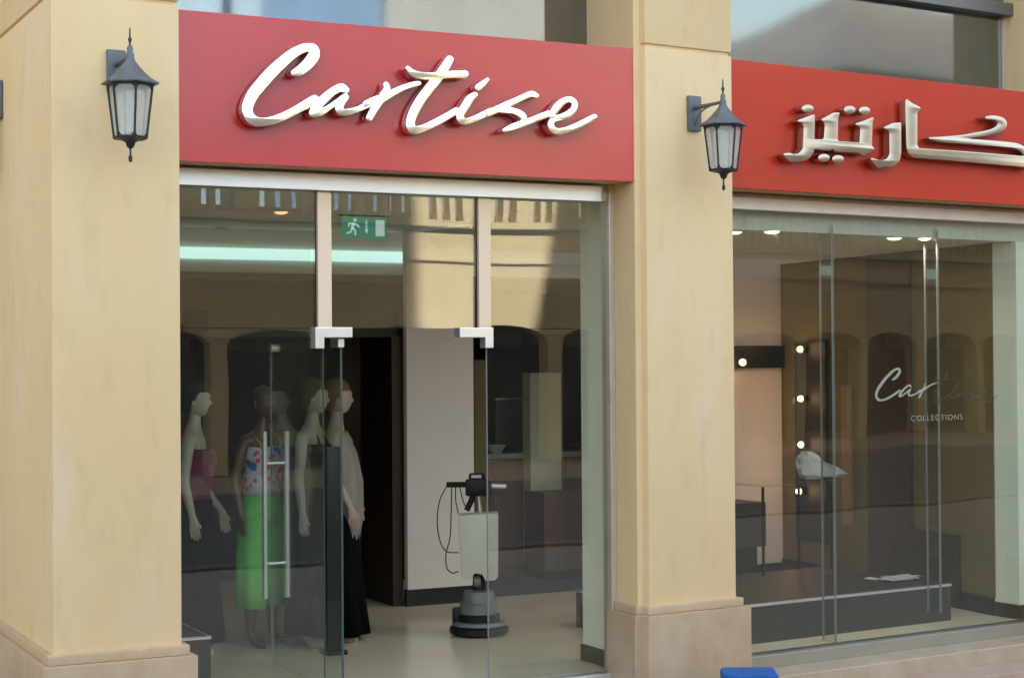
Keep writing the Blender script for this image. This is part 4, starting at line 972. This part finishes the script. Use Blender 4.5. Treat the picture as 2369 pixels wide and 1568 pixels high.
def at_floor(px, py, d=0):   # floor spot seen at pixel
    return onZ(F1, px, py, FL)
def place(px, y): return (onY(F1, px, 1300, y)[0], y)
facR = R(63)      # faces right in the picture
# 1: pale, partly behind the pillar
m1 = mannequin('pale short-haired mannequin in a maroon floral top, half hidden by the left pillar', place(448, 2.05), facR, SK1, HR1, 1.065,
    ((-.22, .02, 1.15), (-.25, -.04, .92), (-.05, -.15, -1)), ((.22, .02, 1.14), (.26, -.14, .92), (.02, -.25, -1)))
cloth(m1, 'top', [(.98, 0, 0, .150, .115), (1.06, 0, 0, .135, .105), (1.15, 0, -.005, .135, .115), (1.26, 0, -.02, .155, .135), (1.32, 0, -.02, .155, .125), (1.35, 0, -.01, .14, .115)], floral, 1.065)
MB().tube([(-.085, -.075, 1.41), (-.09, -.03, 1.545), (-.085, .05, 1.50), (-.08, .09, 1.40)], .006, 6).build('strap', BLK, m1); MB().tube([(.085, -.095, 1.41), (.09, -.03, 1.545), (.085, .05, 1.50), (.08, .09, 1.40)], .006, 6).build('strap', BLK, m1)
cloth(m1, 'skirt', [(.08, 0, .0, .23, .19), (.3, 0, 0, .20, .17), (.6, 0, 0, .185, .15), (.85, 0, 0, .175, .14), (1.02, 0, 0, .145, .115)], NVY, 1.065, fold=.10, nf=7)
# 2: brown, green trousers
m2 = mannequin('dark brown mannequin in white floral camisole and bright green cropped trousers', place(607, 2.15), R(24), SK2, None, 1.05,
    ((-.235, .02, 1.15), (-.245, -.05, .92), (0, -.1, -1)), ((.235, .02, 1.15), (.245, -.05, .92), (0, -.1, -1)), spread=.10)
cloth(m2, 'top', [(1.02, 0, 0, .135, .11), (1.10, 0, 0, .125, .105), (1.22, 0, -.012, .142, .125), (1.30, 0, -.02, .15, .128), (1.37, 0, -.012, .135, .112)], mf, 1.05)
for s_ in (-1, 1): MB().tube([(s_*.085, -.115, 1.40), (s_*.105, -.09, 1.47), (s_*.11, -.01, 1.535), (s_*.09, .09, 1.44)], .009, 6).build('strap', YEL, m2)
for s_ in (-1, 1):
    cloth(m2, 'trouser_leg', [(.27, s_*.112, .0, .09, .105), (.45, s_*.107, 0, .098, .102), (.65, s_*.10, 0, .098, .105), (.85, s_*.075, 0, .098, .112), (.93, s_*.06, 0, .092, .112)], GRN, 1.05, fold=.07, nf=5)
cloth(m2, 'trouser_waist', [(.84, 0, 0, .172, .122), (.92, 0, 0, .168, .124), (1.0, 0, 0, .142, .115), (1.035, 0, 0, .135, .11)], GRN, 1.05)
# 3: pale, black dress, behind the door leaf
m3 = mannequin('pale brown-haired mannequin in a strappy charcoal dress behind the open door glass', place(722, 1.95), R(48), SK1, HR2, 1.07,
    ((-.235, -.0, 1.14), (-.27, -.04, .91), (-.02, -.08, -1)), ((.23, .0, 1.14), (.27, -.08, .92), (.02, -.08, -1)), head_turn=R(15))
cloth(m3, 'dress', [(.10, 0, 0, .22, .18), (.4, 0, 0, .195, .165), (.7, 0, 0, .18, .15), (.92, 0, 0, .172, .135), (1.08, 0, 0, .135, .11), (1.2, 0, -.01, .14, .12), (1.29, 0, -.02, .152, .13), (1.36, 0, -.01, .14, .112)], CHR, 1.07, fold=.08, nf=8)
for s_ in (-1, 1): MB().tube([(s_*.085, -.105, 1.43), (s_*.06, -.075, 1.50), (s_*.035, -.01, 1.60), (s_*.06, .08, 1.48)], .006, 6).build('strap', BLK, m3)
# 4: pinkish, long black skirt, seen through the open doorway
m4 = mannequin('pink-skinned auburn mannequin with sheer wrap and long black skirt, right of the other mannequins', place(778, 2.10), R(66), SK3, HR3, 1.065,
    ((-.225, .0, 1.14), (-.235, -.11, .93), (-.0, -.2, -1)), ((.225, .0, 1.14), (.23, -.13, .94), (.0, -.2, -1)))
cloth(m4, 'skirt', [(.045, 0, .0, .235, .21), (.3, 0, 0, .20, .18), (.6, 0, 0, .18, .155), (.85, 0, 0, .175, .14), (1.02, 0, 0, .14, .112)], BLK, 1.065, fold=.10, nf=7)
cloth(m4, 'top', [(1.0, 0, 0, .142, .112), (1.12, 0, 0, .13, .108), (1.26, 0, -.015, .15, .13), (1.36, 0, -.01, .14, .112)], BLK, 1.065)
cloth(m4, 'wrap', [(.60, 0, -.10, .04, .03), (.70, 0, -.095, .09, .06), (.88, 0, -.065, .17, .115), (1.10, 0, -.035, .205, .145), (1.28, 0, -.015, .20, .13), (1.38, 0, 0, .19, .11), (1.44, 0, .005, .14, .08)], SHW, 1.065, fold=.09, nf=11)

# ================================================================== BLUE BIN in front of the middle pillar
zbt = .045
bxl, byl = onZ(F1, 1668, 1540, zbt); bxr, byr = onZ(F1, 1785, 1540, zbt)
bw_ = math.hypot(bxr-bxl, byr-byl)
bn = thing('litter_bin', 'blue plastic bin with a flat rounded lid in front of the middle pillar', 'bin', F1, ((bxl+bxr)/2, (byl+byr)/2, GZ-.004), math.atan2(byr-byl, bxr-bxl))
def rrect(w2, d0, d1, r_, n_=5):
    out = []
    for cx, cy, a0 in ((w2-r_, d0+r_, -90), (w2-r_, d1-r_, 0), (-w2+r_, d1-r_, 90), (-w2+r_, d0+r_, 180)):
        for k_ in range(n_+1):
            a = R(a0+90*k_/n_); out.append((cx+r_*math.cos(a), cy+r_*math.sin(a)))
    return out
hz = zbt-GZ
w2 = bw_/2+.012; dp = .30
def loft(levels):
    mb = MB(); n0 = None
    vs = []; 
    for z, w_, d0, d1, r_ in levels:
        rr2 = rrect(w_, d0, d1, r_); n0 = len(rr2); vs += [(x, y, z) for x, y in rr2]
    fs = [tuple(reversed(range(n0))), tuple((len(levels)-1)*n0+i for i in range(n0))]
    fs += [(k_*n0+i, k_*n0+(i+1) % n0, (k_+1)*n0+(i+1) % n0, (k_+1)*n0+i) for k_ in range(len(levels)-1) for i in range(n0)]
    return mb.add(vs, fs)
loft([(0, w2-.05, -dp+.03, -.03, .04), (hz-.05, w2-.015, -dp+.01, -.012, .04)]).build('bin_body', 'blue', bn, smooth=40)
loft([(hz-.049, w2, -dp, 0, .045), (hz-.012, w2, -dp, 0, .045), (hz, w2-.008, -dp+.008, -.008, .04)]).build('bin_lid', 'blue', bn, smooth=30)
MB().tube([(w2-.004, -dp+.04, hz-.008), (w2-.004, -.04, hz-.008)], .006, 8).build('lid_highlight', 'blue_lt', bn)  # lighter blue strip paints the highlight along the right lid edge

# ================================================================== ACROSS THE STREET (seen only mirrored in the glass)
YO = -27.0
arc = thing('arcade_building', 'low beige arcade building across the street, mirrored in the shop glass', 'building', F1, (0, YO, GZ))
wall_m = plaster('beige_arcade_plaster', (.60, .50, .30), (.64, .54, .34), (.60, .50, .36))  # plain beige plaster of the arcade
# wall with arched openings: bays of 2.8 m, centred on X = 12.86 + 2.8 k
gz = -GZ
def arch_wall(x0, x1, ztop):
    ctr = 12.86; bay = 2.82
    k0 = math.ceil((x0-ctr)/bay+.5); k1 = math.floor((x1-ctr)/bay-.5)
    for k_ in range(k0, k1+1):
        c = ctr+k_*bay; L, Rr = c-bay/2, c+bay/2; hw = bay*.43; zs = 2.38+gz; za2 = 2.78+gz
        arcp = [(c+hw*math.cos(a), zs+(za2-zs)*math.sin(a)) for a in [math.pi*q/14 for q in range(15)]]   # right to left
        yield L, Rr, hw, c, arcp, ztop
full = MB(); infill = MB()
for L, Rr, hw, c, arcp, ztop in arch_wall(-12, 66, 5.268+gz):
    front = [(L, 0), (c-hw, 0)]+list(reversed(arcp))+[(c+hw, 0), (Rr, 0), (Rr, ztop), (L, ztop)]
    nn = len(front)
    # split into three convex-ish pieces to keep faces simple
    full.box(L, c-hw, -.5, 0, 0, ztop); full.box(c+hw, Rr, -.5, 0, 0, ztop)
    ap = list(reversed(arcp))
    for q in range(len(ap)-1):
        (xa2, za3), (xb2, zb3) = ap[q], ap[q+1]
        if xb2-xa2 < 1e-6: continue
        full.add([(xa2, 0, za3), (xb2, 0, zb3), (xb2, 0, ztop), (xa2, 0, ztop), (xa2, -.5, za3), (xb2, -.5, zb3), (xb2, -.5, ztop), (xa2, -.5, ztop)],
                 [(0, 1, 2, 3), (7, 6, 5, 4), (0, 4, 5, 1), (3, 2, 6, 7)])
    infill.box(c-hw, c+hw, -1.6, -1.5, 2.30+gz, 2.85+gz)
full.build('arcade_wall', wall_m, arc)
infill.build('arch_infill', mat('grey_shop_fascia', (.30, .27, .22), .8), arc)
MB().box(-14, 67, -6, -5, 0, 5.3+gz).build('arcade_back_wall', mat('dark_arcade_interior', (.07, .055, .04), .8), arc)
MB().box(-14, 67, -6, -.5, 5.3+gz, 5.35+gz+.1).build('arcade_roof', wall_m, arc)
# parapet with slots
MB().tube([(-12, .06, 5.12+gz), (66, .06, 5.0+gz)], .035, 6).build('conduit', 'lamp_dark', arc)
MB().box(-14, 67, .001, .05, 4.3+gz, 4.36+gz).build('string_course', wall_m, arc)
par = MB(); x = -12.0
par.box(-12, 66, -.4, 0, 6.25+gz, 6.6+gz)
while x < 66:
    for q in range(2): par.box(x+.21+q*.35, x+.35+q*.35, -.3, 0, 5.27+gz, 6.25+gz)
    par.box(x+.91, x+1.36, -.35, 0, 5.27+gz, 6.25+gz)
    if x > 26: par.box(x, x+1.36, -.2, -.1, 5.27+gz, 6.25+gz)
    x += 1.36
par.build('parapet', wall_m, arc)
# taller block seen mirrored in the second shop window
blk = thing('hip_roofed_building', 'taller beige building with a reddish hipped roof across the street', 'building', F1, (40.5, YO, GZ))
MB().box(0, 44, -14, -.8, 5.5+gz, 11.5).build('wall', mat('grey_blue_render', (.55, .60, .62), .85, var=.2, scale=.6), blk)  # pale grey-blue render with random tone
rf = MB(); rf.add([(-1, -15, 11.5), (45, -15, 11.5), (45, .2, 11.5), (-1, .2, 11.5), (7, -7, 16), (37, -7, 16)], [(0, 3, 2, 1), (0, 1, 5, 4), (1, 2, 5), (2, 3, 4, 5), (3, 0, 4)])
rf.build('roof', mat('terracotta_roof', (.50, .44, .40), .8, var=.2, scale=.7), blk)
wn = MB()
for q in range(7):
    MB().box(2+q*4.4, 3.4+q*4.4, -.79, -.74, 7.6, 9.8).build('window', mat('dark_window_glass', (.08, .12, .16), .1) if q == 0 else bpy.data.materials['dark_window_glass'], blk)
# towers further off; the pale blue pair is added in place of bright sky
def far_tower(name, label, x0, x1, m_, h=70):
    t = thing(name, label, 'building', F1, (x0, -62, GZ))
    b = MB().box(0, x1-x0, -14, 0, 0, h).build('facade', m_, t)
    return t
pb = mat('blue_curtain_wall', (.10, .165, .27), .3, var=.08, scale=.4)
pb2 = mat('sky_stand_in_blue', (.20, .29, .38), .3, var=.05, scale=.4)
far_tower('glass_tower', 'pale blue slab added in place of bright sky, leftmost in the mirrored skyline', 10.0, 22.8, pb2)
far_tower('glass_tower', 'narrow pale blue slab added in place of bright sky, second in the mirrored skyline', 23.25, 24.6, pb2)
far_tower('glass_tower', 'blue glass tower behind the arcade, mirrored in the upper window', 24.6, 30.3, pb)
far_tower('apartment_tower', 'hazy grey apartment tower behind the arcade, mirrored in the upper window', 30.4, 41.0, mat('grey_shade_render', (.17, .19, .19), .8, var=.08, scale=.5), 60)  # render darkened in its colour, as if the tower stood in shadow
